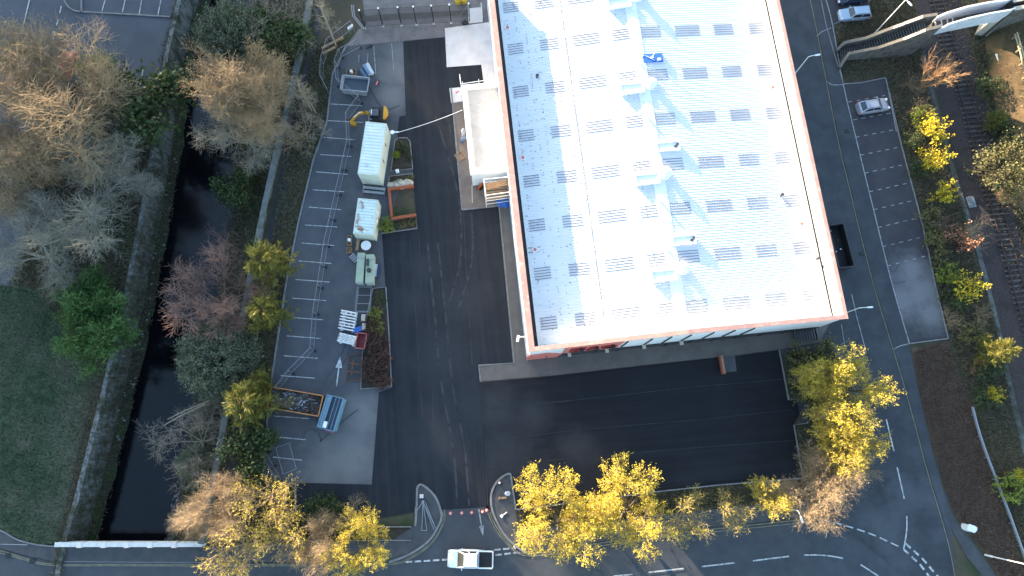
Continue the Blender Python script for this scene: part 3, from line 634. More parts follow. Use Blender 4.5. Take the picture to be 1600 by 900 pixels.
# lamp on an arm on the left wall
p = BL(813, 527, 6.5); b = MB(); b.tube([(.15, p[1], 6.4), (-.75, p[1]+.05, 6.6)], .05); b.box((-.95, p[1]-.12, 6.6), (.28, .75, .14), -.3); b.build('wall_lamp', m_wht, WH)
# ------------------------------------------------------------------ the flat roofed annex
AZ = 4.3
c4 = [G(721, 134, AZ)[:2], G(775, 127, AZ)[:2], G(795, 268, AZ)[:2], G(735, 273, AZ)[:2]]
AN = thing('annex', 'small flat roofed annex with broad white parapet against the warehouse wall', 'annex', (c4[3][0], c4[3][1], 0), PHI)
def loc(p): d = np.array(p)-c4[3]; return float(d@U), float(d@Vv)
q = [loc(p) for p in c4]; aw = min(FL[0]-c4[3][0], 9); AWD = loc(FL[:2]+Vv*loc(FL[:2])[1]*-1)[0]; ALN = q[0][1]
AWD = 5.15
b = MB(); b.box((AWD/2, ALN/2, AZ/2-.1), (AWD-.3, ALN-.3, AZ-.2)); b.build('wall', m_clad, AN)
b = MB(); k = 0; v = .4
while v < ALN-.4: b.box((AWD/2+.2, v+.08, AZ-.17), (AWD-.9, .16, .03)); v += .30
b.box((AWD/2+.2, ALN/2, AZ-.23), (AWD-.9, ALN-.8, .08)); b.build('roof', M('cream_roof_sheet', (.56, .52, .475), (.49, .45, .41), .8, .7, (.42, .35, .29), .5, .58, .78, coord='obj', k3=.6), AN)
b = MB(); b.box((.32, ALN/2, AZ-.05), (.66, ALN, .5)); b.box((AWD/2+.33, ALN-.32, AZ-.045), (AWD-.66, .64, .5)); b.box((AWD/2+.33, .38, AZ-.045), (AWD-.66, .76, .5)); b.build('parapet', m_wht, AN)
# ------------------------------------------------------------------ site cabins and containers
def container(name, label, cat, pc, z, rz, L_, Wd, hgt, body, roofm, ribs_across, group=None):
    p = G(*pc, z); t = thing(name, label, cat, (p[0], p[1], 0), rz, group)
    b = MB(); b.box((0, 0, hgt/2), (Wd-.06, L_-.06, hgt-.1)); b.build('body', body, t)
    b = MB()
    for sx in (-1, 1):
        for sy in (-1, 1): b.box((sx*(Wd/2-.06), sy*(L_/2-.06), hgt/2), (.13, .13, hgt))
        b.box((sx*(Wd/2-.05), 0, hgt-.06), (.10, L_-.26, .14)); b.box((0, sx*(L_/2-.05), hgt-.06), (Wd-.26, .10, .14))
        b.box((sx*(Wd/2-.05), 0, .08), (.10, L_-.26, .16))
    b.build('frame', body, t)
    b = MB(); n = ribs_across; stp = (L_-.3)/n
    for k in range(n):
        y = -L_/2+.15+(k+.5)*stp; b.prism([(-Wd/2+.12, y-stp*.32), (Wd/2-.12, y-stp*.32), (Wd/2-.12, y+stp*.32), (-Wd/2+.12, y+stp*.32)], hgt-.06, hgt+.02)
    b.box((0, 0, hgt-.055), (Wd-.22, L_-.22, .04)); b.build('roof', roofm, t)
    return t
m_cream = M('cream_paint', (.60, .64, .54), (.52, .56, .47), 1.2, .5, (.42, .40, .30), .8, .6, .78, coord='obj', k3=.4)
m_croof = M('container_roof_paint', (.70, .74, .74), (.58, .66, .64), .9, .5, (.30, .20, .14), .55, .62, .74, coord='obj', k3=.55)
m_croof2 = M('rusty_roof_paint', (.62, .70, .66), (.52, .62, .58), 1.1, .55, (.26, .11, .06), .75, .54, .64, coord='obj', stretch=(.35, 2.2, 1), k3=.9)
HC1, HC2 = 3.7, 2.65
p1, p2, p3, p4 = G(571.5, 189.5, HC1), G(604, 193, HC1), G(591.5, 274, HC1), G(558.5, 271.5, HC1)
r1 = bearing(p4, p1)-math.pi/2
C1 = container('site_container', 'tall pale storage container with clean white ribbed roof', 'container', (0, 0), HC1, r1, float(np.linalg.norm((p1+p2)/2-(p3+p4)/2)), float(np.linalg.norm((p1+p4)/2-(p2+p3)/2)), HC1, m_cream, m_croof, 16, 'site containers in the old car park')
cc = (p1+p2+p3+p4)/4; C1.location = (cc[0], cc[1], 0)
b = MB(); b.box((1.36, -1.0, 2.2), (.03, .12, 1.2)); b.box((1.36, 1.2, 2.4), (.03, .12, 1.0)); b.build('door_bar', m_dgrey, C1)
q1, q2, q3, q4 = G(558.5, 308.5, HC2), G(592, 311, HC2), G(584, 370.5, HC2), G(550.5, 363.5, HC2)
r2 = bearing((q4+q3)/2, (q1+q2)/2)-math.pi/2
C2 = container('site_container', 'lower pale green container with rust streaked roof', 'container', (0, 0), HC2, r2, float(np.linalg.norm((q1+q2)/2-(q3+q4)/2))-.2, 2.55, HC2, m_cream, m_croof2, 11, 'site containers in the old car park')
cc = (q1+q2+q3+q4)/4; C2.location = (cc[0], cc[1], 0)
b = MB(); b.box((1.30, .9, 1.5), (.12, .7, .55)); b.box((1.30, -.1, 1.4), (.10, .4, .4)); b.build('wall_unit', m_wht, C2)
p = G(585, 300); t = thing('access_step', 'grey metal steps lying between the two pale containers', 'steps', (p[0], p[1], 0), r1)
b = MB(); b.box((0, .35, .45), (2.9, .35, .12)); b.box((0, -.15, .25), (2.9, .35, .12)); b.build('tread', m_grey, t)
b = MB(); b.box((-1.4, .1, .25), (.08, 1.0, .5)); b.box((1.4, .1, .25), (.08, 1.0, .5)); b.build('side_frame', m_grey, t)
m_olive = M('pale_green_paint', (.36, .42, .31), (.30, .36, .27), 1.5, .6, coord='obj')
def flat_cabin(pcs, hgt, label, extra):
    w4 = [G(*q, hgt) for q in pcs]; c = sum(w4)/4; rz = bearing(w4[3], w4[0])-math.pi/2; L_ = float(np.linalg.norm(w4[0]-w4[3])); Wd = float(np.linalg.norm(w4[0]-w4[1]))
    t = thing('stacked_panel_pallet', label, 'panel stack', (c[0], c[1], 0), rz, 'pale green stacks behind the containers')
    b = MB(); b.box((0, 0, hgt/2+.04), (Wd-.08, L_-.08, hgt-.16)); b.build('base', m_olive, t)
    b = MB(); n = 7
    for k in range(n): b.box((-Wd/2+Wd*(k+.5)/n, 0, hgt-.02), (Wd/n*.82, L_, .06))
    b.build('top_boards', m_olive, t)
    b = MB(); b.box((0, -L_/2+.1, hgt+.03), (Wd*.96, .16, .05)); b.build('strap', m_grey, t); b = MB(); b.box((0, L_/2-.7, hgt+.03), (Wd*.96, .10, .05)); b.build('strap', m_grey, t)
    if extra:
        b = MB(); b.box((-Wd*.25, L_*.22, hgt+.10), (.32, .9, .14)); b.lathe((-.05, -L_*.05, hgt+.02), [(.3, 0), (.3, .2), (.12, .22), (.12, .35)], 10); b.build('loose_fittings', m_dgrey, t)
    return t
flat_cabin([(558, 394.5), (570, 395), (569, 443), (554.5, 442)], 1.5, 'pale green slatted stack nearer the parking bays, clear on top', False)
flat_cabin([(572, 397), (584.5, 398), (583, 443.5), (570.5, 443)], 1.5, 'pale green slatted stack next to the kerb with dark fittings on top', True)
def pos(px, py, z=0.0): p = G(px, py, z); return (float(p[0]), float(p[1]), z)
# round table and oddments by the cabins
t = thing('round_table', 'round white table top between container and green stacks', 'table', pos(573.5, 386)); b = MB(); b.lathe((0, 0, .70), [(.62, 0), (.64, .03), (.62, .06)], 24); b.build('table_top', m_wht, t); b = MB(); b.lathe((0, 0, 0), [(.3, 0), (.3, .05), (.05, .06), (.05, .7)], 12); b.build('pedestal', m_dgrey, t)
def crate(px, py, label, L_, Wd, h, rz, m, white=False, name='wooden_crate', cat='crate', grp=None):
    t = thing(name, label, cat, pos(px, py), rz, grp); b = MB()
    for s in (-1, 1): b.box((s*(L_/2-.03), 0, h/2), (.06, Wd, h)); b.box((0, s*(Wd/2-.03), h/2), (L_-.13, .06, h))
    b.build('side', m, t); b = MB()
    for k in range(5): b.box((-L_/2+.08+(L_-.16)*(k+.5)/5, 0, .10), ((L_-.16)/5*.8, Wd-.14, .05))
    b.build('floor_slat', m, t)
    if white: b = MB(); b.lathe((0, .1, .14), [(.24, 0), (.26, .1), (.2, h)], 12); b.build('white_drum', m_wht, t)
    return t
crate(547, 377.5, 'timber crate holding a white drum beside the rusty container', .6, 1.3, .5, .05, m_timber, True)
crate(546.5, 392, 'small empty timber crate beside the first green stack', .7, .75, .4, .15, m_timber)
t = thing('plank_stack', 'narrow stack of brown planks beside the white table', 'planks', pos(559.5, 383), r2); b = MB()
for k in range(4): b.box((0, 0, .12+.07*k), (.42-.03*k, 1.5, .06))
b.build('plank', m_timber, t)
t = thing('louvre_panel', 'blue grey slatted panel leaning at the corner of the green stack', 'panel', pos(554, 404), .8); b = MB()
for k in range(4): b.box((0, -.45+.3*k, .35), (.7, .18, .06))
b.build('slat', m_grey, t); b = MB(); b.box((-.33, 0, .2), (.05, 1.2, .4)); b.box((.33, 0, .2), (.05, 1.2, .4)); b.build('frame', m_grey, t)
t = thing('stacked_bench', 'narrow white and navy bench along the kerb beside green stacks', 'bench', pos(588, 424), r2); b = MB()
for k in range(7): b.box((0, -.7+.24*k, .45), (.35, .18, .08))
b.build('seat', m_wht, t); b = MB(); b.box((.32, 0, .35), (.25, 1.8, .5)); b.build('backrest', plain('navy_cover', (.02, .035, .10), .7), t)
b = MB(); b.box((0, -.8, .2), (.3, .08, .4)); b.box((0, .8, .2), (.3, .08, .4)); b.build('leg', m_dgrey, t)
# fence panels lying by the hedge and a low wire cage
def mesh_panel(mb, a, b_, z0, h, wires=8, fr=.042):                     # tubular frame between two ground points, thin wires
    a = np.array(a[:2]); b_ = np.array(b_[:2])
    A, B, A2, B2 = (*a, z0+.1), (*b_, z0+.1), (*a, z0+h), (*b_, z0+h)
    for p, q in ((A, B), (A2, B2), (A, A2), (B, B2)): mb.bar(p, q, fr)
    for k in range(1, wires): c = a+(b_-a)*k/wires; mb.bar((*c, z0+.1), (*c, z0+h), .007)
    for k in (1, 2): mb.bar((*a, z0+.1+(h-.1)*k/3), (*b_, z0+.1+(h-.1)*k/3), .008)
def cage(pcs, h, label, m=None):
    w4 = [G(*q, h) for q in pcs]; c = sum(w4)/4; t = thing('wire_cage', label, 'cage', (c[0], c[1], 0)); b = MB()
    for i in range(4): mesh_panel(b, w4[i], w4[(i+1) % 4], 0, h, 5)
    b.build('cage_side', m or m_grey, t, True); b = MB(); b.prism(w4, .06, .12); b.build('cage_floor', m_dgrey, t, True)
    b = MB()
    for k in (1, 2): 
        f = k/3; b.bar(w4[0]+(w4[3]-w4[0])*f-np.array([0, 0, .5]), w4[1]+(w4[2]-w4[1])*f-np.array([0, 0, .5]), .05)
    b.build('cross_bar', m or m_grey, t, True)
    return t
cage([(558.5, 447), (580, 447), (576.5, 486.5), (554.5, 486)], .9, 'grey open wire cage below the green stacks')
cage([(544, 555), (566, 553), (563.5, 594), (540, 596)], .35, 'rusty open frame lying beside the planted strip', m_rust)
t = [o for o in bpy.data.objects if o.get('label', '').startswith('rusty open')][0]
w4 = [G(x, y, .5) for x, y in ((545, 567), (564, 570), (543.5, 580), (563, 582), (552, 563), (549, 586))]; b = MB(); b.bar(w4[0], w4[1], .09); b.bar(w4[2], w4[3], .09); b.bar(w4[4], w4[5], .09); b.build('loose_bar', m_rust, t, True)
# white plastic barriers in stacks
def barrier_stack(pcs, nb, label, across):
    h = 1.15; w4 = [G(*q, h) for q in pcs]; c = sum(w4)/4; t = thing('barrier_stack', label, 'barrier stack', (c[0], c[1], 0), 0, 'stacks of white plastic barriers')
    e1 = w4[1]-w4[0]; e2 = w4[3]-w4[0]
    for k in range(nb):                                          # each barrier on edge: rails, posts, feet
        f = (k+.5)/nb; a = w4[0]+e2*f; d = a+e1; b = MB(); dz = h-.04*(k % 3)
        for z in (dz-.05, dz-.45, .25): b.bar((a[0], a[1], z), (d[0], d[1], z), .10)
        for g in np.linspace(0, 1, 5): q = a+e1*g; b.bar((q[0], q[1], .1), (q[0], q[1], dz), .07)
        for g in (.12, .88): q = a+e1*g; b.box((q[0], q[1], .06), (.34, .34, .12))
        if k % 4 == 1:
            for g in (.1, .4, .7, 1.0): q = a+e1*g; b.bar((q[0], q[1], dz-.05), (q[0]-.05, q[1]+.22, dz+.15), .07)
        b.build('barrier', m_wht, t, True)
barrier_stack([(533.5, 482), (557, 486.5), (551, 517), (528, 514)], 7, 'white plastic barriers stacked in the old car park, upper stack with gaps', True)
barrier_stack([(531, 519), (557, 525), (552.5, 542), (526, 533)], 6, 'white plastic barriers stacked tightly, lower of the two white stacks', True)
# red skip-like bin, blue barrow, slabs
def open_bin(name, label, cat, px, py, L_, Wd, h, rz, m, rim=None, fill=None, taper=.0, z=None):
    t = thing(name, label, cat, pos(px, py), rz); b = MB()
    o = [(-L_/2+taper, -Wd/2), (L_/2-taper, -Wd/2), (L_/2-taper, Wd/2), (-L_/2+taper, Wd/2)]; o2 = [(-L_/2, -Wd/2), (L_/2, -Wd/2), (L_/2, Wd/2), (-L_/2, Wd/2)]
    th = .07; i1 = [(x-math.copysign(th, x), y-math.copysign(th, y)) for x, y in o]; i2 = [(x-math.copysign(th, x), y-math.copysign(th, y)) for x, y in o2]
    v = [(*p, .12) for p in o]+[(*p, h) for p in o2]+[(*p, h) for p in i2]+[(*p, .2) for p in i1]; fs = [(3, 2, 1, 0)]
    for k in range(4):
        j = (k+1) % 4; fs += [(k, j, 4+j, 4+k), (4+k, 4+j, 8+j, 8+k), (8+k, 8+j, 12+j, 12+k)]
    fs.append((12, 13, 14, 15)); b.add(v, fs); b.build('body', m, t)
    b = MB()
    for k in range(4): b.bar((*o2[k], h+.03), (*o2[(k+1) % 4], h+.03), .13, .12)
    b.build('rim', rim or m, t)
    b = MB()
    for s in (-1, 1):
        for k in range(int(L_/.8)): b.box((-L_/2+.5+.8*k, s*(Wd/2+.03), h/2+.05), (.08, .06, h-.25))
    b.build('side_rib', m, t)
    return t
open_bin('red_bin', 'dark red open metal bin at the edge of the planted strip', 'bin', 566, 534, 1.9, 1.15, .8, math.pi/2-.12, m_dred, M('faded_red', (.35, .12, .11), (.25, .08, .08), 3))
t = thing('wheelbarrow', 'blue wheelbarrow beside the white barrier stacks', 'wheelbarrow', pos(560, 516), .3); b = MB(); b.prism([(-.5, -.35), (.45, -.3), (.5, .3), (-.5, .35)], .35, .62); b.build('tray', m_blue, t); b = MB(); b.lathe((.65, 0, .05), [(.06, 0), (.18, .02), (.18, .1), (.06, .12)], 12); b.build('wheel', m_tyre, t); b = MB(); b.bar((-.9, -.25, .5), (.6, -.1, .3), .05); b.bar((-.9, .25, .5), (.6, .1, .3), .05); b.build('handle', m_blue, t)
t = thing('paint_tub', 'small pale tub standing beside the blue wheelbarrow', 'tub', pos(557, 520)); MB().lathe((0, 0, 0), [(.18, 0), (.22, .35)], 14).build('tub_body', m_wht, t); MB().lathe((0, 0, .351), [(.24, 0), (.24, .04), (.1, .05)], 14).build('lid', plain('pink_lid', (.65, .45, .45)), t)
for px, py, lab in ((569, 497.5, 'upper pallet of pale stone slabs beside planted strip'), (570, 511.5, 'lower pallet of pale stone slabs beside planted strip')):
    t = thing('slab_pallet', lab, 'pallet', pos(px, py), -.05, 'pallets of slabs'); b = MB()
    for k in range(3): b.box((0, -.4+.4*k, .07), (.55, .1, .14))
    b.build('pallet_base', m_timber, t); b = MB()
    for k in range(3): b.box((-.16+.16*k, 0, .40), (.14, .85, .5))
    b.build('slab', m_ltst, t)
# ------------------------------------------------------------------ skips
t = open_bin('rubble_skip', 'long rusty orange skip filled with rubble and scrap metal', 'skip', 466.5, 628.5, 6.3, 2.45, 1.5, -.165, m_rust, M('orange_skip_paint', (.50, .22, .07), (.34, .17, .09), 2, .8))
rk = random.Random(9); b = MB(); nx, ny = 26, 12; v = []
for i in range(nx):
    for j in range(ny):
        x = -3.0+6.0*i/(nx-1); y = -1.12+2.24*j/(ny-1); v.append((x, y, .75+.35*math.sin(i*.31)*math.sin(j*.4+1)+rk.uniform(-.08, .1)))
b.add(v, [(i*ny+j, (i+1)*ny+j, (i+1)*ny+j+1, i*ny+j+1) for i in range(nx-1) for j in range(ny-1)]); b.build('soil_load', M('skip_soil', (.20, .145, .115), (.12, .095, .08), 1.5, .95, coord='obj'), t)
b = MB()
for k in range(520):
    x = rk.uniform(-2.9, 2.9); y = rk.uniform(-1.05, 1.05)
    if x < .2 and abs(y) < .7 and rk.random() < .85: continue
    sz = rk.uniform(.05, .17); b.box((x, y, 1.0+rk.uniform(-.1, .25)), (sz*rk.uniform(.8, 2.4), sz, sz*.5), rk.uniform(0, 3), mi=(0 if rk.random() < .45 else 1) if x < 1.2 else (1 if rk.random() < .7 else 2), tilt=('X', rk.uniform(-.7, .7)))
for k in range(14): x = rk.uniform(-2.6, 2.6); y = rk.uniform(-.8, .8); a = rk.uniform(0, 3); b.bar((x, y, 1.1), (x+math.cos(a)*.9, y+math.sin(a)*.3, 1.35), .05, mi=0)
b.build('scrap_load', [plain('pale_scrap', (.30, .31, .34), .6), plain('dark_scrap', (.06, .06, .065), .8), m_rust], t)['kind'] = 'stuff'
m_steelblue = M('blue_grey_steel', (.16, .28, .36), (.12, .21, .28), 1.2, .45, coord='obj')
pc = G(516, 645, 1.9); t = thing('covered_skip', 'blue grey lidded metal skip parked at the end of the rubble skip', 'skip', (pc[0], pc[1], 0), -.25); b = MB()
b.prism([(-1.05, -1.95), (1.05, -1.95), (1.05, 1.95), (-1.05, 1.95)], .15, 1.6); b.build('body', m_steelblue, t)
b = MB(); b.add([(-1.15, -2.0, 1.55), (-.35, -2.0, 1.95), (-.35, 2.0, 1.95), (-1.15, 2.0, 1.55), (-1.15, -2.0, 1.5), (-.35, -2.0, 1.9), (-.35, 2.0, 1.9), (-1.15, 2.0, 1.5)], [(3, 2, 1, 0), (4, 5, 6, 7), (0, 1, 5, 4), (2, 3, 7, 6), (0, 4, 7, 3), (1, 2, 6, 5)])
for k in range(2): b.bar((-.95+.35*k, -2.0, 1.70+.17*k), (-.95+.35*k, 2.0, 1.70+.17*k), .07)
b.build('lid', m_steelblue, t)
b = MB(); b.box((.25, 0, 1.62), (1.15, 3.8, .06)); b.build('open_side', plain('dark_blue_interior', (.03, .04, .06), .6), t)
b = MB(); b.bar((1.0, -2, 1.7), (1.0, 2, 1.7), .12); b.bar((-.3, -1.98, 1.75), (1.0, -1.98, 1.72), .10); b.bar((-.3, 1.98, 1.75), (1.0, 1.98, 1.72), .10)
for x in (.1, .55): b.bar((x, -1.9, 1.70), (x, 1.9, 1.70), .06)
b.build('rail', m_steelblue, t)
b = MB(); b.box((-.15, -1.45, 1.99), (.42, .75, .02)); b.build('notice', m_wht, t)
b = MB(); b.box((.35, -2.12, .9), (.9, .25, .3)); b.build('bumper', plain('faded_red_steel', (.32, .10, .11)), t)
t = open_bin('grey_skip', 'empty pale grey open skip near the top of old car park', 'skip', 557.5, 138, 3.6, 2.1, 1.25, -.10, M('grey_skip_paint', (.33, .36, .37), (.26, .28, .29), 2, .6), m_grey, taper=.25)
b = MB(); b.box((0, 0, .75), (3.2, 1.85, .05)); b.build('load_cover', plain('slate_sheet', (.06, .075, .095), .6), t)
# rolls of membrane, small trailer of bits
for i, (a, c, m, lab) in enumerate((((563, 109), (572, 121), plain('navy_wrap', (.07, .12, .19), .5), 'dark blue plastic roll left of the two paler rolls'), ((568, 102), (577.5, 117), plain('steel_blue_wrap', (.13, .22, .32), .5), 'steel blue plastic roll in the middle of three rolls'), ((573.5, 100), (582, 115.5), plain('white_wrap', (.50, .54, .56), .5), 'pale plastic roll right of the two blue rolls'))):
    A = GV(*a, .3); B = GV(*c, .3); t = thing('plastic_roll', lab, 'roll', (A.x, A.y, 0), 0, 'rolls of plastic lying in the car park'); b = MB(); b.tube([A, B], .27, 14); b.build('wrapping', m, t, True)
    d = (B-A).normalized(); b = MB(); b.tube([A-d*.04, A+d*.05], .11, 10); b.tube([B-d*.05, B+d*.04], .11, 10); b.build('core', m_wht, t, True)
crate(550, 116, 'open brown crate of white offcuts above the grey skip', 1.3, 1.0, .55, -.05, m_timber, True)
t = thing('traffic_bollard', 'small black and red bollard lying in the old car park', 'bollard', pos(590.5, 129), 1.3); b = MB(); b.box((0, 0, .1), (.55, .3, .2)); b.build('base', m_blk, t); b = MB(); b.tube([(.1, 0, .2), (-.5, .05, .25)], .1, 8); b.build('post', m_red, t)
t = tag(MB().box((0, 0, 0), (.9, .22, .12)).build('rubber_ramp', m_blk), 'black rubber ramp block at the top edge of old car park', 'ramp'); t.location = pos(577, 73, .1); t.rotation_euler = (0, 0, .5)
# ------------------------------------------------------------------ excavator
pe = G(590, 178, 1.2); EX = thing('excavator', 'yellow tracked mini excavator with black cab and folded digging arm', 'excavator', (pe[0], pe[1], 0), math.pi-.02)
for s in (-1, 1):
    b = MB(); pr = []
    for k in range(16):
        a = 2*math.pi*k/16; pr.append((math.copysign(.85, math.cos(a))+.28*math.cos(a), .33+.28*math.sin(a)))
    vs = [(x, s*.75-.2, z) for x, z in pr]+[(x, s*.75+.2, z) for x, z in pr]
    b.add(vs, [tuple(range(15, -1, -1)), tuple(range(16, 32))]+[(k, (k+1) % 16, 16+(k+1) % 16, 16+k) for k in range(16)]); b.build('track', m_blk, EX)
b = MB(); b.box((0, 0, .5), (1.2, 1.1, .3)); b.lathe((0, 0, .6), [(.45, 0), (.45, .15)], 16); b.build('undercarriage', m_dgrey, EX)
b = MB(); out = [(.75, -.75)]+[(-.55+.75*math.cos(a)*1.05, .95*math.sin(a)) for a in np.linspace(-math.pi*.6, -math.pi*1.4, 14)]+[(.75, .75)]
b.prism(out, .78, 1.35); b.build('house', m_dgrey, EX)
b = MB(); out = [(-.85, -.85)]+[(-.60+.85*math.cos(a), 1.0*math.sin(a)) for a in np.linspace(-math.pi*.62, -math.pi*1.38, 14)]+[(-.85, .85)]
b.prism(out, 1.36, 1.75); b.build('counterweight', m_yplant, EX)
b = MB(); b.box((.25, .28, 1.75), (1.0, .85, .8)); CB = b.build('cab', m_glass, EX); b = MB(); b.box((.25, .28, 2.20), (1.1, .92, .08)); b.build('cab_roof', plain('cab_roof_grey', (.07, .07, .085), .4), CB)
b = MB()
for x, y in ((-.22, -.14), (.72, -.14), (.72, .70), (-.22, .70)): b.bar((x, y, 1.36), (x, y, 2.2), .07)
b.build('cab_pillar', m_blk, CB); b = MB(); b.box((.62, .25, 2.25), (.10, .7, .02)); b.build('work_light', m_wht, CB)
b = MB(); b.box((.2, -.5, 1.45), (1.0, .55, .2)); b.build('engine_cover', m_blk, EX)
b = MB(); b.bar((.7, .10, .95), (1.5, .05, 1.65), .32, .36); b.bar((1.5, .05, 1.62), (2.5, .20, 1.55), .28, .34); b.build('boom', m_yplant, EX)
b = MB(); b.bar((2.4, .18, 1.6), (3.55, .95, .75), .24, .28); b.build('arm', m_yplant, EX)
b = MB(); b.tube([(.95, .1, 1.35), (1.75, .06, 1.92)], .07, 8); b.build('hydraulic_ram', m_blk, EX)
b = MB(); b.tube([(2.1, .12, 1.85), (3.1, .60, 1.30)], .06, 8); b.build('hydraulic_ram', m_wht, EX)
b = MB(); b.prism([(2.85, 1.0), (3.5, .85), (3.65, 1.25), (2.95, 1.45)], .15, .75); b.build('bucket', m_yplant, EX)
b = MB(); b.box((1.25, 0, .35), (.10, 1.7, .4)); b.bar((.6, -.4, .5), (1.2, -.4, .4), .1); b.bar((.6, .4, .5), (1.2, .4, .4), .1); b.build('dozer_blade', m_grey, EX)
# ------------------------------------------------------------------ planters by the lane
def bed(px, label, h=.12):
    c = np.mean(GP(px), axis=0); t = thing('planted_bed', label, 'flower bed', (c[0], c[1], 0)); b = MB(); b.prism(GP(px), -.03, h); b.build('soil', m_soil, t, True)
    b = MB(); P_ = GP(px); ribbon(b, P_+[P_[0]], .14, 0, h+.06); b.build('edging', m_kerb, t, True); return t
bed([(617, 221), (622, 216), (636, 216), (641, 222), (645, 264), (611, 268)], 'kerbed soil bed with a round clipped bush beside tall container')
bed([(609, 276), (645, 272), (646, 291), (611, 295), (606, 290)], 'small kerbed bed with boulders above the orange wall')
bed([(598, 344), (613, 345), (650, 339), (652, 357), (597, 365)], 'kerbed bed with low plants below the orange wall')
bed([(583, 451), (603, 449), (608, 520), (612, 604), (564, 608), (566, 560), (574, 490)], 'long kerbed bed of dark red shrubs beside the asphalt lane')
tag(sheet('bed_path', [(611, 268), (645, 264), (645, 272), (609, 276)], m_foot, .09))
BW = thing('brick_wall', 'low orange brick wall round three sides of a small asphalt bay', 'wall', pos(610, 320))
for a, c in (((607, 298), (647, 293)), ((609, 300), (613.5, 341)), ((612, 344), (651, 338))): b = MB(); ribbon(b, GP([a, c]), .26, 0, .62); b.build('wall_section', m_brick, BW, True); b = MB(); ribbon(b, GP([a, c]), .34, .623, .70); b.build('wall_cap', M('brick_cap', (.34, .10, .045), (.26, .075, .035), 3), BW, True)
BW2 = thing('brick_wall', 'short orange brick wall standing alone on the south asphalt', 'wall', pos(1126, 570)); b = MB(); P_ = GP([(1123.5, 557), (1128.5, 585)]); ribbon(b, P_, .30, 0, .9); b.build('wall_section', m_brick, BW2, True); b = MB(); ribbon(b, P_, .16, .905, 1.0); ribbon(b, P_, .4, .82, .9); b.build('wall_cap', M('brick_cap_pink', (.50, .25, .17), (.42, .19, .12), 3), BW2, True)
rk = random.Random(12)
def rock(c, r, name='boulder', label=None, m=None):
    bm = bmesh.new(); bmesh.ops.create_icosphere(bm, subdivisions=2, radius=1)
    for v in bm.verts: v.co = Vector((v.co.x*r[0], v.co.y*r[1], v.co.z*r[2]))*(1+rk.uniform(-.16, .16))
    me = bpy.data.meshes.new(name); bm.to_mesh(me); bm.free(); me.materials.append(m or m_stone); o = link(name, me); o.location = c
    return tag(o, label, 'boulder', 'boulders in the kerbed bed')
for i, (px, py, r, lab) in enumerate(((613, 291, .5, 'pale boulder at the left end of the small bed'), (625, 289, .75, 'largest pale boulder in the middle of the small bed'), (638, 287, .55, 'pale boulder at the right end of the small bed'))): rock((*pos(px, py)[:2], .25), (r*1.3, r, r*.7), label=lab, m=m_ltst)
t = thing('white_planter_stone', 'square white stone on the narrow path between two beds', 'stone', pos(621.5, 269)); MB().box((0, 0, .3), (.42, .42, .45), .2).build('stone_block', m_wht, t)
# black lamp column with its overhead cable to the annex
t = thing('lamp_column', 'thin black column with white head carrying a cable to annex', 'lamp post', pos(628, 232)); b = MB(); tp = GV(618, 199, 4.8); bs = Vector(pos(628, 232)); b.tube([bs, (bs.x-.02, bs.y, 4.9)], [.08, .05], 8); b.build('pole', m_blk, t, True)
b = MB(); b.box((bs.x-.1, bs.y, 4.95), (.7, .12, .12)); b.lathe((bs.x-.55, bs.y, 4.8), [(.22, 0), (.28, .1), (.1, .2)], 10); b.build('lamp_head', m_wht, t, True)
a = np.array([bs.x, bs.y, 4.8]); c = G(722, 172, 4.4); pts = []
for k in range(13): f = k/12; q = a*(1-f)+c*f; q[2] -= 1.6*f*(1-f)*.9; pts.append(q)
t = tag(MB().tube(pts, .028, 5).build('overhead_cable', m_wht), 'pale cable slung across the lane from column to annex', 'cable')
# ------------------------------------------------------------------ temporary fence, panel by panel
def temp_fence(px, label, hgt=2.0, plen_=3.4, name='temporary_fence', cat='fence', feet=True):
    P_ = GP(px); t = thing(name, label, cat, tuple(P_[0]))
    for a, c in zip(P_[:-1], P_[1:]):
        L_ = np.linalg.norm(c-a); n = max(1, round(L_/plen_))
        for k in range(n):
            u, v = a+(c-a)*k/n, a+(c-a)*((k+.985)/n); b = MB(); mesh_panel(b, u, v, .1, hgt, 7); b.build('panel', m_grey, t, True)
            if feet: b = MB(); b.box((u[0], u[1], .07), (.75, .24, .14), bearing(u, v)+math.pi/2); b.build('foot', m_blk, t, True)
    return t
temp_fence([(563, 74), (534, 90), (528, 106), (530, 134), (564, 161), (545, 187), (547, 229), (530, 305), (512, 385), (502, 450), (495, 492), (491, 547), (457, 582), (437, 608)], 'long zigzag line of wire mesh fence panels across the old car park')
temp_fence([(552, 45), (515, 73), (506, 102), (505, 128), (516, 150)], 'wire fence running round the grass corner above the car park', 1.8, 3, 'wire_fence', 'fence', False)
t = temp_fence([(417, 708), (440, 750)], 'short wire fence run at the lower corner of the car park', 1.9, 2.2)
w4 = [G(*q, .12) for q in ((431, 699), (452, 692), (463, 733), (442, 741))]; c = sum(w4)/4; t = thing('fence_panel', 'single wire fence panel lying flat on the bay markings', 'fence panel', (c[0], c[1], 0)); b = MB()
for i in range(4): b.bar(w4[i], w4[(i+1) % 4], .06)
b.build('frame', m_grey, t, True); b = MB()
for k in range(1, 10): b.bar(w4[0]+(w4[1]-w4[0])*k/10, w4[3]+(w4[2]-w4[3])*k/10, .012)
b.build('wire_infill', m_grey, t, True)
t = thing('notice_board', 'small white notice fixed to the wire fence corner', 'sign', pos(550.5, 51)); b = MB(); b.box((0, 0, 1.35), (.9, .05, .55), .7); b.build('board', m_wht, t); b = MB(); b.bar((-.25, -.2, 0), (-.25, -.2, 1.2), .06); b.bar((.3, .2, 0), (.3, .2, 1.2), .06); b.build('post', m_grey, t)
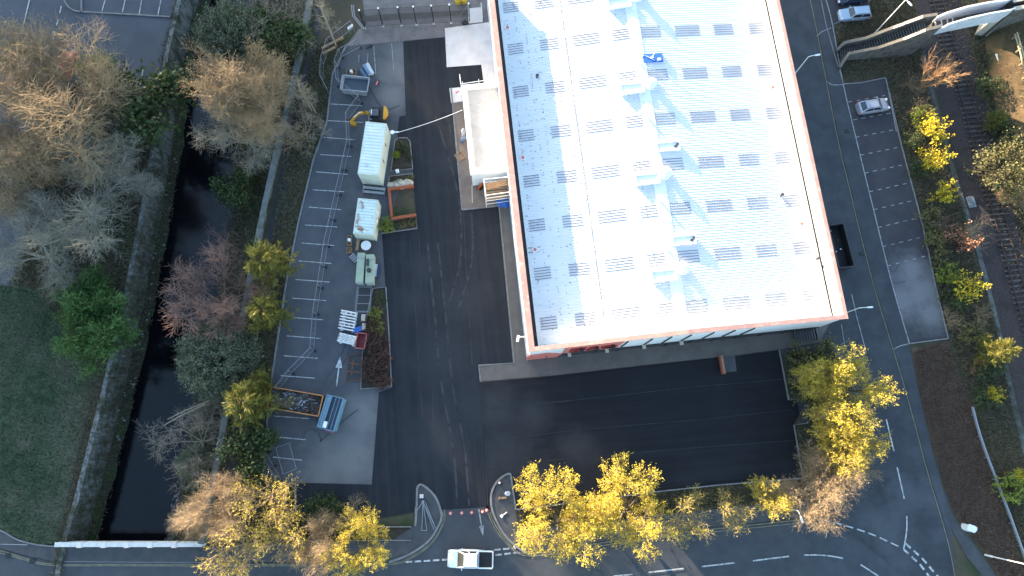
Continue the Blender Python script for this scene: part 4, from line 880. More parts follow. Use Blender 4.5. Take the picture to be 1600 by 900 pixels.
# hedge bank timber edging at the corner
for a, c, lab in (((503, 77), (537, 60), 'upper timber edging board across the grass corner'), ((505, 85), (525, 75), 'lower timber edging board across the grass corner')): b = MB(); ribbon(b, GP([a, c]), .3, 0, .35); tag(b.build('edging_board', m_timber), lab, 'edging')
# tall mesh fence along the north yard
NF = thing('yard_fence', 'tall fence of dark posts and fine wire along the north yard', 'fence', pos(600, 42)); nb = [(570, 44), (598.5, 41), (627.5, 39.5), (651, 38.5), (678, 37), (705, 35.5), (734, 34)]; P_ = GP(nb)
for i, p in enumerate(P_): b = MB(); b.bar((p[0], p[1], 0), (p[0], p[1], 4.0), .11); o = b.build('post', m_blk, NF, True); b = MB(); b.box((p[0], p[1], 4.06), (.2, .2, .12)); b.box((p[0], p[1], .05), (.3, .3, .1)); b.build('post_cap', m_wht, o); o2 = bpy.data.objects[o.children[0].name]; o2.location = (-NF.location[0], -NF.location[1], 0)
for i in range(len(P_)-1):
    b = MB(); a, c = P_[i], P_[i+1]
    n = 40
    for k in range(1, n): q = a+(c-a)*k/n; b.bar((q[0], q[1], .1), (q[0], q[1], 3.95), .016)
    for z in (.15, 1.3, 2.6, 3.95): b.bar((*a[:2], z), (*c[:2], z), .035)
    b.build('mesh_panel', m_dgrey, NF, True)
t = thing('handrail', 'short bent metal handrail outside the corner of the tall fence', 'handrail', pos(560, 35)); b = MB()
for off in (0, 3): b.tube([GV(549+off, 8, 1.1), GV(551+off, 25, 1.1), GV(566+off, 44, 1.1)], .06, 6); b.tube([GV(549+off, 8, 1.1), pos(551+off, 11)], .05, 5); b.tube([GV(566+off, 44, 1.1), pos(567+off, 46)], .05, 5)
b.build('rail', m_grey, t, True)
# ramp up to the yard
t = thing('loading_ramp', 'pale concrete ramp with side rails leading into north yard', 'ramp', pos(744, 28)); P_ = GP([(733, 37), (754, 35), (752, 16), (732, 18)]); b = MB(); v = [(*P_[0][:2], .12), (*P_[1][:2], .12), (*P_[2][:2], .7), (*P_[3][:2], .7)]; v += [(x, y, 0) for x, y, z in v]; b.add(v, [(0, 1, 2, 3), (7, 6, 5, 4), (0, 4, 5, 1), (1, 5, 6, 2), (2, 6, 7, 3), (3, 7, 4, 0)]); b.build('ramp_deck', m_conc, t, True)
for a, c in ((P_[0], P_[3]), (P_[1], P_[2])):
    b = MB(); b.tube([(*a[:2], 1.1), (*c[:2], 1.7)], .05, 6); b.tube([(*a[:2], .1), (*a[:2], 1.1)], .04, 6); b.tube([(*c[:2], .6), (*c[:2], 1.7)], .04, 6); b.build('side_rail', m_wht, t, True)
for px, py, lab in ((715.5, 5, 'yellow plastic drum at the left of the pair'), (725, 4, 'bright yellow plastic drum at the right of the pair')):
    t = thing('yellow_drum', lab, 'drum', pos(px, py), 0, 'yellow drums by the yard ramp'); MB().lathe((0, 0, 0), [(.35, 0), (.4, .1), (.4, .8), (.33, .9)], 16).build('drum_body', plain('drum_yellow', (.65, .42, .03), .5), t); MB().lathe((0, 0, .9), [(.2, 0), (.2, .06), (.05, .07)], 12).build('lid', m_rust, t)
t = tag(MB().bar(GV(719, 24, .15), GV(730, 8, .9), .08).build('plank', m_timber), 'single pale plank leaning beside the yellow drums', 'plank')
t = thing('rubbish_bag', 'black rubbish bag on the north yard edge', 'bag', pos(726, 37)); rock((0, 0, 0), (.4, .35, .35), 'bag_body', None, m_blk); o = bpy.data.objects['bag_body']; o.parent = t; o.location = (0, 0, .3)
for k_ in ('category', 'group'): del o[k_]
# ------------------------------------------------------------------ scaffold and oddments round the annex
SF = thing('scaffold_tower', 'scaffold frame with timber boards at the lower end of annex', 'scaffold', pos(772, 300)); b = MB()
fp = [G(*q) for q in ((757, 300), (800, 296), (803, 318), (760, 324))]
for p in fp: b.tube([(p[0], p[1], 0), (p[0], p[1], 4.6)], .05, 6)
for z in (1.2, 2.4, 3.4, 4.5):
    for i in range(4): b.tube([(*fp[i][:2], z), (*fp[(i+1) % 4][:2], z)], .045, 6)
b.tube([(*fp[0][:2], .2), (*fp[3][:2], 3.4)], .045, 6); b.build('scaffold_tube', m_wht, SF, True)
b = MB()
for k in range(5): f = .1+.2*k; a = fp[0]*(1-f)+fp[3]*f; c = fp[1]*(1-f)+fp[2]*f; b.bar((a[0], a[1], 2.5), (c[0], c[1], 2.5), .24, .05)
b.build('board', m_timber, SF, True); b = MB()
for k in range(4): b.bar((fp[0][0]+.3, fp[0][1]-.3-.2*k, 3.5), (fp[1][0]-.4, fp[1][1]+.1-.25*k, 3.5+.05*k), .16, .05)
b.build('loose_board', M('bright_timber', (.42, .24, .12), (.34, .19, .09), 2), SF, True)
b = MB(); 
for q in ((719.5, 131), (756, 127)): p = G(*q, 4.5)
t = thing('edge_protection', 'white scaffold poles along the upper edge of annex roof', 'scaffold', pos(735, 128)); b = MB(); P_ = [G(*q, 4.9) for q in ((718, 116), (720, 131), (755, 126))]; b.tube(P_[:2], .05, 6); b.tube([P_[1], P_[2]], .045, 6)
for f in (.08, .8): q = P_[1]*(1-f)+P_[2]*f; b.tube([(q[0], q[1], 4.2), (q[0], q[1], 5.4)], .04, 6)
b.tube([(P_[1][0], P_[1][1], 0), (P_[1][0], P_[1][1], 5.0)], .05, 6); b.build('scaffold_tube', m_wht, t, True)
t = thing('orange_barrier', 'orange plastic barrier panel beside the annex scaffold', 'barrier', pos(752, 292), .9); MB().box((0, 0, .5), (1.2, .1, .9)).build('panel', m_orange, t); MB().box((0, 0, .05), (1.0, .5, .1)).build('foot', m_blk, t)
t = thing('tarpaulin_heap', 'crumpled blue tarpaulin heap under the annex scaffold', 'tarpaulin', pos(787, 318)); rk = random.Random(6); bm = bmesh.new(); bmesh.ops.create_icosphere(bm, subdivisions=3, radius=1)
for v in bm.verts: v.co = Vector((v.co.x*.95, v.co.y*.65, max(0, v.co.z)*.6))*(1+rk.uniform(-.2, .2))
me = bpy.data.meshes.new('tarpaulin_sheet'); bm.to_mesh(me); bm.free(); me.materials.append(m_blue); link('tarpaulin_sheet', me, t)
t = thing('timber_length', 'long pale timber lying on the paving below the annex', 'timber', pos(738, 305)); b = MB(); b.bar(GV(737.5, 289, .1), GV(738, 317, .1), .12); b.build('beam', M('pale_timber', (.55, .45, .33), (.48, .38, .27), 3), t, True)
crate(718.5, 245, 'broken timber pallet frame on paving left of annex', 1.1, 1.1, .25, .6, m_timber, name='timber_pallet', cat='pallet')
t = thing('rubbish_sacks', 'grey sacks heaped on paving against the annex wall', 'sacks', pos(724, 214)); rk = random.Random(16)
for k in range(5):
    bm = bmesh.new(); bmesh.ops.create_icosphere(bm, subdivisions=2, radius=1)
    for v in bm.verts: v.co = Vector((v.co.x*.28, v.co.y*.42, v.co.z*.28))*(1+rk.uniform(-.15, .15))
    me = bpy.data.meshes.new('sack'); bm.to_mesh(me); bm.free(); me.materials.append(plain('sack_grey_%d' % k, (.10+.05*k, .13+.05*k, .20+.04*k))); o = link('sack', me, t); o.location = (rk.uniform(-.2, .2), -.6+.32*k, .28)
t = thing('folded_sheet', 'pink and white folded sheet on the slab by annex corner', 'sheet', pos(718, 148)); b = MB(); b.box((0, 0, .12), (.7, .5, .2), .7); b.build('fold', m_wht, t); b = MB(); b.box((-.25, .25, .1), (.55, .3, .18), .4); b.build('trim', plain('pink_plastic', (.55, .14, .18)), t)
# ------------------------------------------------------------------ entrance islands
CONES = ((704, 802), (721.5, 801.5), (737, 801), (754, 799.5), (760.5, 797.5))
t = thing('traffic_cone', 'leftmost traffic cone of the row across the site entrance', 'traffic cone', pos(*CONES[0]), 0, 'traffic cones across the entrance')
MB().box((0, 0, .03), (.40, .40, .06)).build('base', plain('cone_base_pink', (.35, .12, .13), .7), t); b = MB(); b.lathe((0, 0, .06), [(.17, 0), (.11, .32)], 14); b.lathe((0, 0, .50), [(.075, 0), (.03, .24)], 14); b.build('cone_body', plain('cone_red', (.62, .16, .12), .6), t)
b = MB(); b.lathe((0, 0, .38), [(.113, 0), (.077, .12)], 14); b.lathe((0, 0, .74), [(.04, 0), (.02, .05)], 10); b.build('reflective_band', plain('cone_band', (.8, .75, .75), .4), t)
for q, lab in zip(CONES[1:], ('second traffic cone from the left across the entrance', 'middle traffic cone of the entrance row, left of the arrow', 'traffic cone just right of the worn arrow shaft', 'rightmost traffic cone against the right kerb island')): dup(t, pos(*q), rk.uniform(0, 1), lab)
t = thing('folded_barrier', 'grey tubular barrier of long struts lying on left entrance island', 'frame', pos(665, 800)); b = MB()
A = GV(661, 784, .3)
for q in ((681, 826), (678, 828), (659, 829), (667, 829)): b.tube([A, GV(*q, .12)], .05, 6)
b.tube([GV(664.5, 785, .3), GV(681, 826, .12)], .05, 6); b.tube([GV(659, 829, .12), GV(667, 829, .12)], .045, 6); b.tube([A, GV(652, 797, .2)], .05, 6); b.build('strut', m_grey, t, True); b = MB(); b.lathe(tuple(A), [(.17, -.2), (.17, .1)], 10); b.build('hub', m_grey, t, True)
t = thing('concrete_block', 'square pale concrete block on the left entrance island', 'block', pos(659, 775)); MB().box((0, 0, .25), (.42, .42, .3), .0).build('block_body', m_conc, t)
b = MB(); b.box((0, 0, .42), (.1, .1, .04)); b.build('lifting_eye', m_grey, t)
t = thing('kerb_signpost', 'small grey sign post leaning at edge of the left island', 'sign post', pos(651, 796)); b = MB(); b.tube([(0, 0, 0), (0, 0, 1.5)], .04, 6); b.build('post', m_grey, t); b = MB(); b.box((0, 0, 1.3), (.10, .75, .3)); b.build('sign_plate', m_kerb, t)
t = thing('roadwork_lamp', 'red and white roadwork lamp on right entrance island kerb', 'lamp', pos(780.5, 754)); b = MB(); b.box((0, 0, .3), (.3, .2, .35), .6); b.build('lamp_body', m_red, t); b = MB(); b.lathe((0, 0, .5), [(.12, 0), (.14, .1), (.08, .22)], 10); b.build('lens', m_wht, t); b = MB(); b.box((.1, -.15, .08), (.5, .3, .15), .6); b.build('base', m_blk, t)
t = thing('white_sign', 'small white fallen sign on the right entrance island', 'sign', pos(788, 803), .6); b = MB(); b.box((0, 0, .12), (.8, .12, .10)); b.build('post', m_wht, t); b = MB(); b.box((-.4, 0, .2), (.3, .35, .05)); b.build('sign_plate', m_wht, t)
t = thing('paving_offcut', 'pale timber offcut on the right entrance island', 'offcut', pos(785, 778), .1); MB().box((0, 0, .16), (1.0, .22, .1)).build('board', m_timber, t); MB().box((-.35, .05, .25), (.2, .3, .08)).build('batten', m_timber, t)
t = thing('cement_bag', 'torn grey white bag on the right entrance island', 'bag', pos(793, 771)); rock((0, 0, 0), (.35, .28, .2), 'bag_body', None, plain('bag_paper', (.45, .47, .55))); o = [o for o in bpy.data.objects if o.name.startswith('bag_body') and not o.parent][0]; o.parent = t; o.location = (0, 0, .25)
for k_ in ('category', 'group'): del o[k_]
# ------------------------------------------------------------------ cars
def loft(secs, mb, mi=0, cap=True):
    n = len(secs[0]); v = [p for s in secs for p in s]; fs = []
    for i in range(len(secs)-1):
        for k in range(n): fs.append((i*n+k, i*n+(k+1) % n, (i+1)*n+(k+1) % n, (i+1)*n+k))
    if cap: fs += [tuple(range(n-1, -1, -1)), tuple((len(secs)-1)*n+k for k in range(n))]
    mb.add(v, fs, mi)
def car(label, cat, loc_, rz, paint, L_=4.3, Wd=1.78, kind='hatch', name='parked_car', group=None):
    t = thing(name, label, cat, loc_, rz, group); w2 = Wd/2
    if kind == 'pickup': belt = [(-.5, .78), (-.49, 1.02), (-.10, 1.03), (.16, 1.03), (.22, 1.05), (.45, .98), (.485, .85), (.5, .6)]
    elif kind == 'estate': belt = [(-.5, .62), (-.49, .92), (-.3, .95), (.0, .94), (.2, .93), (.40, .80), (.475, .68), (.5, .5)]
    else: belt = [(-.5, .60), (-.48, .90), (-.3, .95), (.0, .93), (.18, .92), (.38, .80), (.465, .68), (.5, .5)]
    secs = []
    for x, z in belt:
        f = 1-.16*max(0, (abs(x)-.36)/.14)**2; w_ = w2*f; s = []
        for yy, zz in ((-.82, .22), (-1, .34), (-1, .58), (-.97, z-.10), (-.86, z), (0, z+.035), (.86, z), (.97, z-.10), (1, .58), (1, .34), (.82, .22)): s.append((x*L_, yy*w_, min(zz, z)))
        secs.append(s)
    b = MB(); loft(secs, b); bo = b.build('body', paint, t, smooth=True)
    try: bo.data.set_sharp_from_angle(angle=R(40))
    except Exception: pass
    gx = dict(hatch=(-.45, -.30, .09, .24), estate=(-.47, -.40, .08, .22), pickup=(-.17, -.15, .13, .29))[kind]; zr_, zb = dict(hatch=(1.46, .93), estate=(1.50, .93), pickup=(1.78, 1.02))[kind]
    wb_, wt = w2*.90, w2*.70
    B_ = [(gx[0]*L_, -wb_), (gx[3]*L_, -wb_), (gx[3]*L_, wb_), (gx[0]*L_, wb_)]; T_ = [(gx[1]*L_, -wt), (gx[2]*L_, -wt), (gx[2]*L_, wt), (gx[1]*L_, wt)]
    bm = bmesh.new(); vs = [bm.verts.new((*p, zb-.04)) for p in B_]+[bm.verts.new((*p, zr_)) for p in T_]
    for f in ((0, 1, 5, 4), (1, 2, 6, 5), (2, 3, 7, 6), (3, 0, 4, 7), (4, 5, 6, 7)): bm.faces.new([vs[i] for i in f])
    bmesh.ops.bevel(bm, geom=[e for e in bm.edges if all(v.co.z > zr_-.01 for v in e.verts)], offset=.09, segments=3, affect='EDGES')
    me = bpy.data.meshes.new('cabin'); bm.to_mesh(me); bm.free(); me.materials.append(paint); link('cabin', me, t)
    def pane(nm, i, j, lo=.10, hi=.88, inn=.08, split=None):
        b0, b1 = Vector((*B_[i], zb-.04)), Vector((*B_[j], zb-.04)); t0, t1 = Vector((*T_[i], zr_)), Vector((*T_[j], zr_)); nrm = (b1-b0).cross(t0-b0).normalized()
        P = lambda u, v: (b0*(1-u)+b1*u)*(1-v)+(t0*(1-u)+t1*u)*v+nrm*.012
        mb = MB()
        for u0, u1 in (split or ((inn, 1-inn),)): mb.add([P(u0, lo), P(u1, lo), P(u1, hi), P(u0, hi)], [(0, 1, 2, 3)])
        mb.build(nm, m_glass, t)
    pane('windscreen', 1, 2, .08, .93, .05); pane('rear_window', 3, 0, .15, .90, .08); sp = ((.06, .50), (.54, .94)) if kind != 'pickup' else ((.08, .5), (.55, .92)); pane('side_window', 0, 1, .14, .86, split=sp); pane('side_window', 2, 3, .14, .86, split=sp)
    for x in (-.30, .31):
        for s in (-1, 1):
            b = MB(); b.tube([(x*L_, s*(w2-.20), .32), (x*L_, s*(w2-.01), .32)], .32, 18); wh = b.build('wheel', m_tyre, t); b = MB(); b.tube([(x*L_, s*(w2-.02), .32), (x*L_, s*(w2+.005), .32)], .21, 14); b.build('rim', m_rim, wh)
    for s in (-1, 1):
        b = MB(); b.box((.462*L_, s*w2*.68, .70 if kind != 'pickup' else .88), (.22, .34, .14), -s*.35); b.build('headlight', plain('headlight_glass', (.6, .62, .65), .15), t)
        b = MB(); b.box((-.482*L_, s*w2*.78, .82), (.12, .22, .22), s*.2); b.build('tail_light', m_red, t)
        b = MB(); b.box((gx[2]*L_+.28, s*(w2+.08), zb+.05), (.10, .2, .13)); b.build('door_mirror', paint, t)
    if kind == 'pickup':
        b = MB(); b.box((-.33*L_, 0, 1.075), (.28*L_, Wd*.80, .03)); b.build('load_cover', plain('black_bed_cover', (.008, .008, .010), .6), t)
        b = MB()
        for s in (-1, 1): b.box((-.33*L_, s*w2*.90, 1.07), (.30*L_, .14, .07))
        b.box((-.488*L_, 0, 1.06), (.07, Wd*.86, .08)); b.build('bed_rail', paint, t)
        b = MB(); b.box((-.515*L_, 0, .55), (.10, Wd*.7, .14)); b.build('rear_bumper', m_dgrey, t)
    else:
        b = MB()
        for s in (-1, 1): b.bar((gx[1]*L_+.1, s*wt*.93, zr_+.03), (gx[2]*L_-.1, s*wt*.93, zr_+.03), .035)
        b.build('roof_rail', m_dgrey, t)
    return t
def paintm(n, c, r=.3, metal=.0): return M(n, c, None, rough=r, metal=metal, spec=.5)
p = G(735, 874, 1.0); car('white pickup truck with black load cover driving past the entrance', 'pickup', (p[0], p[1], Z2), math.pi-.02, paintm('pickup_white', (.80, .80, .80)), 5.3, 2.05, 'pickup', 'pickup_truck')
GC = 'cars parked in the bays east of the warehouse'
p = G(1365, 165, .8); a0, a1 = G(1342, 168), G(1390, 160); car('silver hatchback parked alone in the marked bays, nose to the bushes', 'car', (p[0], p[1], Z3), bearing(a0, a1), paintm('silver_paint', (.36, .37, .42), .3, .4), 4.35, 1.8, 'hatch', 'parked_car', GC)
p = G(1336, 21, .8); car('pale blue estate car parked beside the grass near the footbridge', 'car', (p[0], p[1], Z3), math.pi+.10, paintm('pale_blue_paint', (.33, .42, .52), .3, .3), 4.4, 1.8, 'estate', 'parked_car', GC)
p = G(1332, -5, .8); car('dark navy car parked at the top edge beside the pale estate', 'car', (p[0], p[1], Z3), math.pi+.08, paintm('navy_paint', (.02, .025, .05), .25), 4.4, 1.8, 'hatch', 'parked_car', GC)
p = G(102, 99, .8); car('red car half hidden under the bare tan tree', 'car', (p[0], p[1], Z2), math.pi/2-.1, paintm('red_paint', (.50, .03, .035)), 4.2, 1.76, 'hatch')
# dark open trailer against the warehouse
w4 = [G(*q, 1.5) for q in ((1295, 353), (1314.5, 349), (1336, 414), (1312, 420))]; c = sum(w4)/4; rz = bearing(w4[3], w4[0])-math.pi/2
t = open_bin('dark_trailer', 'long dark open topped trailer against the east warehouse wall', 'trailer', 0, 0, float(np.linalg.norm(w4[0]-w4[3])), float(np.linalg.norm(w4[0]-w4[1]))+.3, 1.5, rz+math.pi/2, m_blk, m_dgrey); t.location = (c[0], c[1], 0)
b = MB(); rk = random.Random(21)
for k in range(9): b.box((rk.uniform(-1, 2.4), rk.uniform(-.5, .5), .3), (.2, .14, .1), rk.uniform(0, 3), mi=k % 3)
b.build('litter', [m_wht, m_rust, m_dgrey], t)
# slatted gate by the front right corner
t = thing('slatted_gate', 'dark slatted gate lying by the front right warehouse corner', 'gate', pos(1257, 523), PHI); b = MB()
for k in range(9): b.box((-1.4+.35*k, 0, .5), (.16, 1.7, .08))
b.build('slat', plain('slat_grey', (.10, .10, .11), .8), t); b = MB(); b.box((0, .6, .44), (3.1, .1, .06)); b.box((0, -.6, .44), (3.1, .1, .06)); b.box((-1.4, 0, .2), (.1, 1.6, .4)); b.box((1.4, 0, .2), (.1, 1.6, .4)); b.build('frame', m_dgrey, t)
# ------------------------------------------------------------------ lamp posts
def lamp(base, h, rz, label, arm=.9, mat=None, head=(.62, .22)):
    t = thing('street_lamp', label, 'street lamp', base, rz, 'street lamps'); b = MB(); b.tube([(0, 0, 0), (0, 0, 1.2), (0, 0, 1.25), (0, 0, h)], [.11, .11, .075, .05], 10); b.tube([(0, 0, h), (arm*.4, 0, h+.15), (arm, 0, h+.2)], .045, 8); b.build('pole', mat or m_wht, t)
    b = MB(); b.prism([(arm-.1, -head[1]*.35), (arm+head[0]*.6, -head[1]/2), (arm+head[0], -head[1]*.3), (arm+head[0], head[1]*.3), (arm+head[0]*.6, head[1]/2), (arm-.1, head[1]*.35)], h+.13, h+.27); o = b.build('lamp_head', m_wht, t); MB().box((arm+head[0]*.5, 0, h+.115), (head[0]*.7, head[1]*.6, .02)).build('lens', plain('lamp_lens', (.6, .6, .55), .2), o); return t
lamp(pos(1364, 55), 7.8, -1.0, 'tall white street lamp standing beside the footbridge steps', .5)
lamp(pos(1237, 121), 5.2, .15, 'short white lamp rising above the middle of east wall', .9)
lamp(pos(1313, 492), 4.6, .05, 'white lamp rising past the front right roof corner', 1.0)
lamp(pos(1539, 867), 8.0, -1.2, 'tall white street lamp beside the crash barrier, bottom right', .8)
lamp(pos(1212, 790), 6.2, -1.3, 'white street lamp among yellow trees beside the road bend', .7)
for px, py, lab in ((13, 868, 'dark drain grating in the yellow lines at bottom left corner'), (51, 876.5, 'second dark drain grating in the yellow lines at bottom left'), (1347, 397, 'dark drain grating beside the east road edge line'), (1323, 205, 'small drain grating near the upper bays')):
    t = thing('drain_grating', lab, 'drain', pos(px, py, Z4), .1, 'drain gratings in the roads'); MB().box((0, 0, .03), (.65, .5, .05)).build('frame', m_blk, t); b = MB()
    for k in range(5): b.box((-.24+.12*k, 0, .06), (.05, .4, .02))
    b.build('bar', m_dgrey, t)
# ------------------------------------------------------------------ crash barrier, white boxes
CBp = GP(smooth_line([(1514, 636), (1522, 668), (1534, 705), (1552, 752), (1572, 805), (1590, 855), (1612, 915), (1640, 990)], 3)); t = thing('crash_barrier', 'long galvanised crash barrier along the brown heath verge', 'barrier', tuple(CBp[0])); b = MB(); ribbon(b, CBp, .16, .48, .80); b.build('beam', m_grey, t, True)
b = MB(); ribbon(b, CBp, .28, .60, .68); b.build('beam_fold', m_grey, t, True)
for k in range(14): p, a = along(CBp, 1.0+2.6*k); b = MB(); b.box((p[0], p[1]-.0, .3), (.1, .12, .6), a); b.build('post', m_grey, t, True)
t = thing('utility_cabinet', 'white utility cabinet at the edge of footway and heath', 'cabinet', pos(1509, 824), -.35); b = MB(); b.box((0, 0, .55), (1.0, .62, 1.0)); b.build('body', m_wht, t); b = MB(); b.prism([(-.58, -.3), (-.3, -.4), (.35, -.4), (.58, -.1), (.58, .3), (.3, .4), (-.4, .4)], 1.05, 1.13); b.build('lid', m_wht, t); MB().box((0, 0, .03), (1.2, .8, .06)).build('plinth', m_conc, t)
t = thing('railway_cabinet', 'narrow white cabinet on the bank beyond the railway', 'cabinet', pos(1553.5, 98), 1.75); b = MB(); b.box((0, 0, .5), (1.5, .5, .9)); b.build('body', m_wht, t); MB().box((0, 0, 1.0), (1.6, .6, .1)).build('lid', m_wht, t)
t = thing('access_cover', 'pale framed access cover beside the railway ballast', 'cover', pos(1517, 316), .15); MB().box((0, 0, .10), (1.0, 1.5, .1)).build('frame', m_grey, t); MB().box((0, 0, .16), (.85, 1.35, .03)).build('plate', plain('plate_blue_grey', (.12, .15, .18)), t)
t = thing('timber_boundary_fence', 'pale timber rail fence on the sunlit bank at the far right', 'fence', pos(1590, 90)); FB = [G(1583, 55, 3.2), G(1592, 85, 3.2), G(1602, 125, 3.3), G(1618, 190, 3.3)]; b = MB()
for z in (.5, .9): 
    for a, c in zip(FB[:-1], FB[1:]): b.bar((a[0], a[1], 3.0+z), (c[0], c[1], 3.0+z), .14, .12)
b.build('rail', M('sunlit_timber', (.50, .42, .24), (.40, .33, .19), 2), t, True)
for k in range(8): p, a = along(FB, .3+2.0*k); b = MB(); b.box((p[0]+.1, p[1], 3.4), (.14, .14, 1.3)); b.build('post', m_timber, t, True)
# ------------------------------------------------------------------ bridge parapet over the river
t = thing('bridge_parapet', 'long white concrete parapet of the road bridge over the river', 'parapet', pos(205, 850)); b = MB(); P_ = GP([(94, 849), (322, 849)]); ribbon(b, P_, .38, -.6, .95); b.build('parapet_wall', m_wht, t, True); b = MB(); ribbon(b, P_, .5, .953, 1.05); b.build('coping', M('white_stone_cap', (.62, .62, .60), (.5, .5, .49), 2), t, True)
for x in (132, 169, 205, 241, 278): p = G(x, 849.5); b = MB(); b.box((p[0], p[1], .55), (.5, .62, 1.1)); b.build('pier', m_conc, t, True)
b = MB(); b.prism(GP([(60, 851), (345, 853), (345, 900), (60, 900)]), -.9, -.02); tag(b.build('bridge_deck', m_conc), kind='structure')
# ------------------------------------------------------------------ stone footbridge over the railway
FBR = thing('footbridge', 'weathered stone footbridge with steps and pale steel sides over the railway', 'footbridge', pos(1390, 72))
m_step = M('step_stone', (.085, .08, .075), (.055, .05, .048), 2, .95)
def walls(pxz, thick, name, m, cap=None, base=0.0, capname='coping'):
    P_ = [G(*q) for q in pxz]; z1 = [p[2] for p in P_]; b = MB(); ribbon(b, P_, thick, [base if not callable(base) else base(p) for p in P_], z1); o = b.build(name, m, FBR, True)
    if cap: b = MB(); ribbon(b, P_, thick+.06, [z+.003 for z in z1], [z+.14 for z in z1]); b.build(capname, cap, FBR, True)
    return o
N_ = [(1307, 79, .6), (1319, 67, 1.5), (1352, 60, 2.3), (1396, 43, 4.2), (1442, 26, 6.2), (1464, 23, 6.4)]
S_ = [(1312, 105, .6), (1326, 84, 1.5), (1372, 75, 2.6), (1412, 61, 4.3), (1446, 47, 6.2), (1470, 41, 6.4)]
m_scap = M('dark_stone_cap', (.12, .11, .095), (.17, .155, .13), 2, .95)
walls(N_, .34, 'parapet', m_stone, m_scap); walls(S_, .34, 'parapet', m_stone, m_scap)
m_lit_cap = m_ltst
for q in (N_[3:], S_[3:]): walls([(x, y, z+.16) for x, y, z in q[:2]], .34, 'sunlit_cap', m_lit_cap, None, lambda p: p[2]-.03)  # paler strip, sunlight on the upper parapet caps put into the colour
st = MB(); Pn = [G(*q) for q in N_]; Ps = [G(*q) for q in S_]; ns_ = 34
def mid(f):
    L_ = plen(Pn); a, _ = along(Pn, L_*f); L2 = plen(Ps); c, _ = along(Ps, L2*f); return a, c
for k in range(ns_):
    f0, f1 = .10+.84*k/ns_, .10+.84*(k+1)/ns_; a0, c0 = mid(f0); a1, c1 = mid(f1); z = max(.05, (a0[2]+c0[2])/2-1.15); q = [a0, c0, c1, a1]
    ce = sum(q)/4; q = [ce+(p-ce)*.93 for p in q]; st.prism([p[:2] for p in q], 0, z)
    e = MB()
st.build('steps', m_step, FBR, True)
b = MB()
for k in range(ns_): 
    f0 = .10+.84*k/ns_; a0, c0 = mid(f0); z = max(.05, (a0[2]+c0[2])/2-1.15); ce = (a0+c0)/2; a0 = ce+(a0-ce)*.8; c0 = ce+(c0-ce)*.8; b.bar((a0[0], a0[1], z+.01), (c0[0], c0[1], z+.01), .10, .05)
b.build('step_nosing', M('nosing_stone', (.20, .18, .16), (.14, .13, .12), 2), FBR, True)
m_steel = M('pale_steel_panel', (.50, .54, .60), (.40, .43, .48), 1.0, .5, (.36, .26, .20), .9, .58, .78)
SN = [(1464, 27, 5.9), (1480, 20, 6.8), (1510, 11, 7.3), (1545, 4, 7.4), (1575, 0, 7.3), (1584, -3, 6.4)]
SS = [(1466, 47, 5.9), (1482, 38, 6.8), (1512, 29, 7.3), (1548, 21, 7.4), (1578, 16, 7.3), (1586, 13, 6.4)]
walls(SN, .12, 'steel_side', m_steel, m_wht, lambda p: 4.9, 'top_rail'); walls(SS, .12, 'steel_side', m_steel, m_wht, lambda p: 4.9, 'top_rail')
def deck(A_, C_, z, m, name, th=.35):
    a = [G(x, y, zz)[:2] for x, y, zz in A_]; c = [G(x, y, zz)[:2] for x, y, zz in C_]; b = MB(); b.prism(a+c[::-1], z-th, z); return b.build(name, m, FBR, True)
deck(SN[:1]+SN[-1:], SS[:1]+SS[-1:], 5.15, M('deck_asphalt', (.06, .058, .058), (.10, .095, .09), 1.5, .95), 'deck')
b = MB()
for f in (.02, .10, .18, .25):
    a = G(*SN[0])*(1-f)+G(*SN[-1])*f; c = G(*SS[0])*(1-f)+G(*SS[-1])*f; b.bar((a[0], a[1], 5.2), (c[0], c[1], 5.2), .16, .08)
b.build('deck_batten', m_conc, FBR, True)
EN = [(1582, 2, 6.3), (1610, -4, 6.1), (1680, -20, 6.0)]; ES = [(1584, 14, 6.3), (1612, 9, 6.1), (1690, -6, 6.0)]
walls(EN, .45, 'parapet', m_stone, m_lit_cap); walls(ES, .45, 'parapet', m_stone, m_lit_cap)
deck(EN, ES, 5.2, m_step, 'east_deck', .3)
for q in ((1464, 1474, 28, 45), (1578, 1584, 3, 17)):
    pr = [G(q[0], q[2], 5)[:2], G(q[1], q[2], 5)[:2], G(q[1]+3, q[3], 5)[:2], G(q[0]+3, q[3], 5)[:2]]; b = MB(); b.prism(pr, 0, 4.78); b.build('pier', m_stone, FBR, True)
b = MB(); w4 = [G(1532, 36, .2)[:2], G(1540, 59, .2)[:2], G(1572, 28, 4.4)[:2], G(1556, 26, 4.4)[:2]]; v = [(*w4[0], .1), (*w4[1], .1), (*w4[2], 4.6), (*w4[3], 4.6), (*w4[0], -.1), (*w4[1], -.1), (*w4[2], -.1), (*w4[3], -.1)]
b.add(v, [(0, 1, 2, 3), (1, 5, 6, 2), (0, 4, 5, 1), (3, 2, 6, 7), (0, 3, 7, 4)]); b.build('abutment', m_ltst, FBR, True)
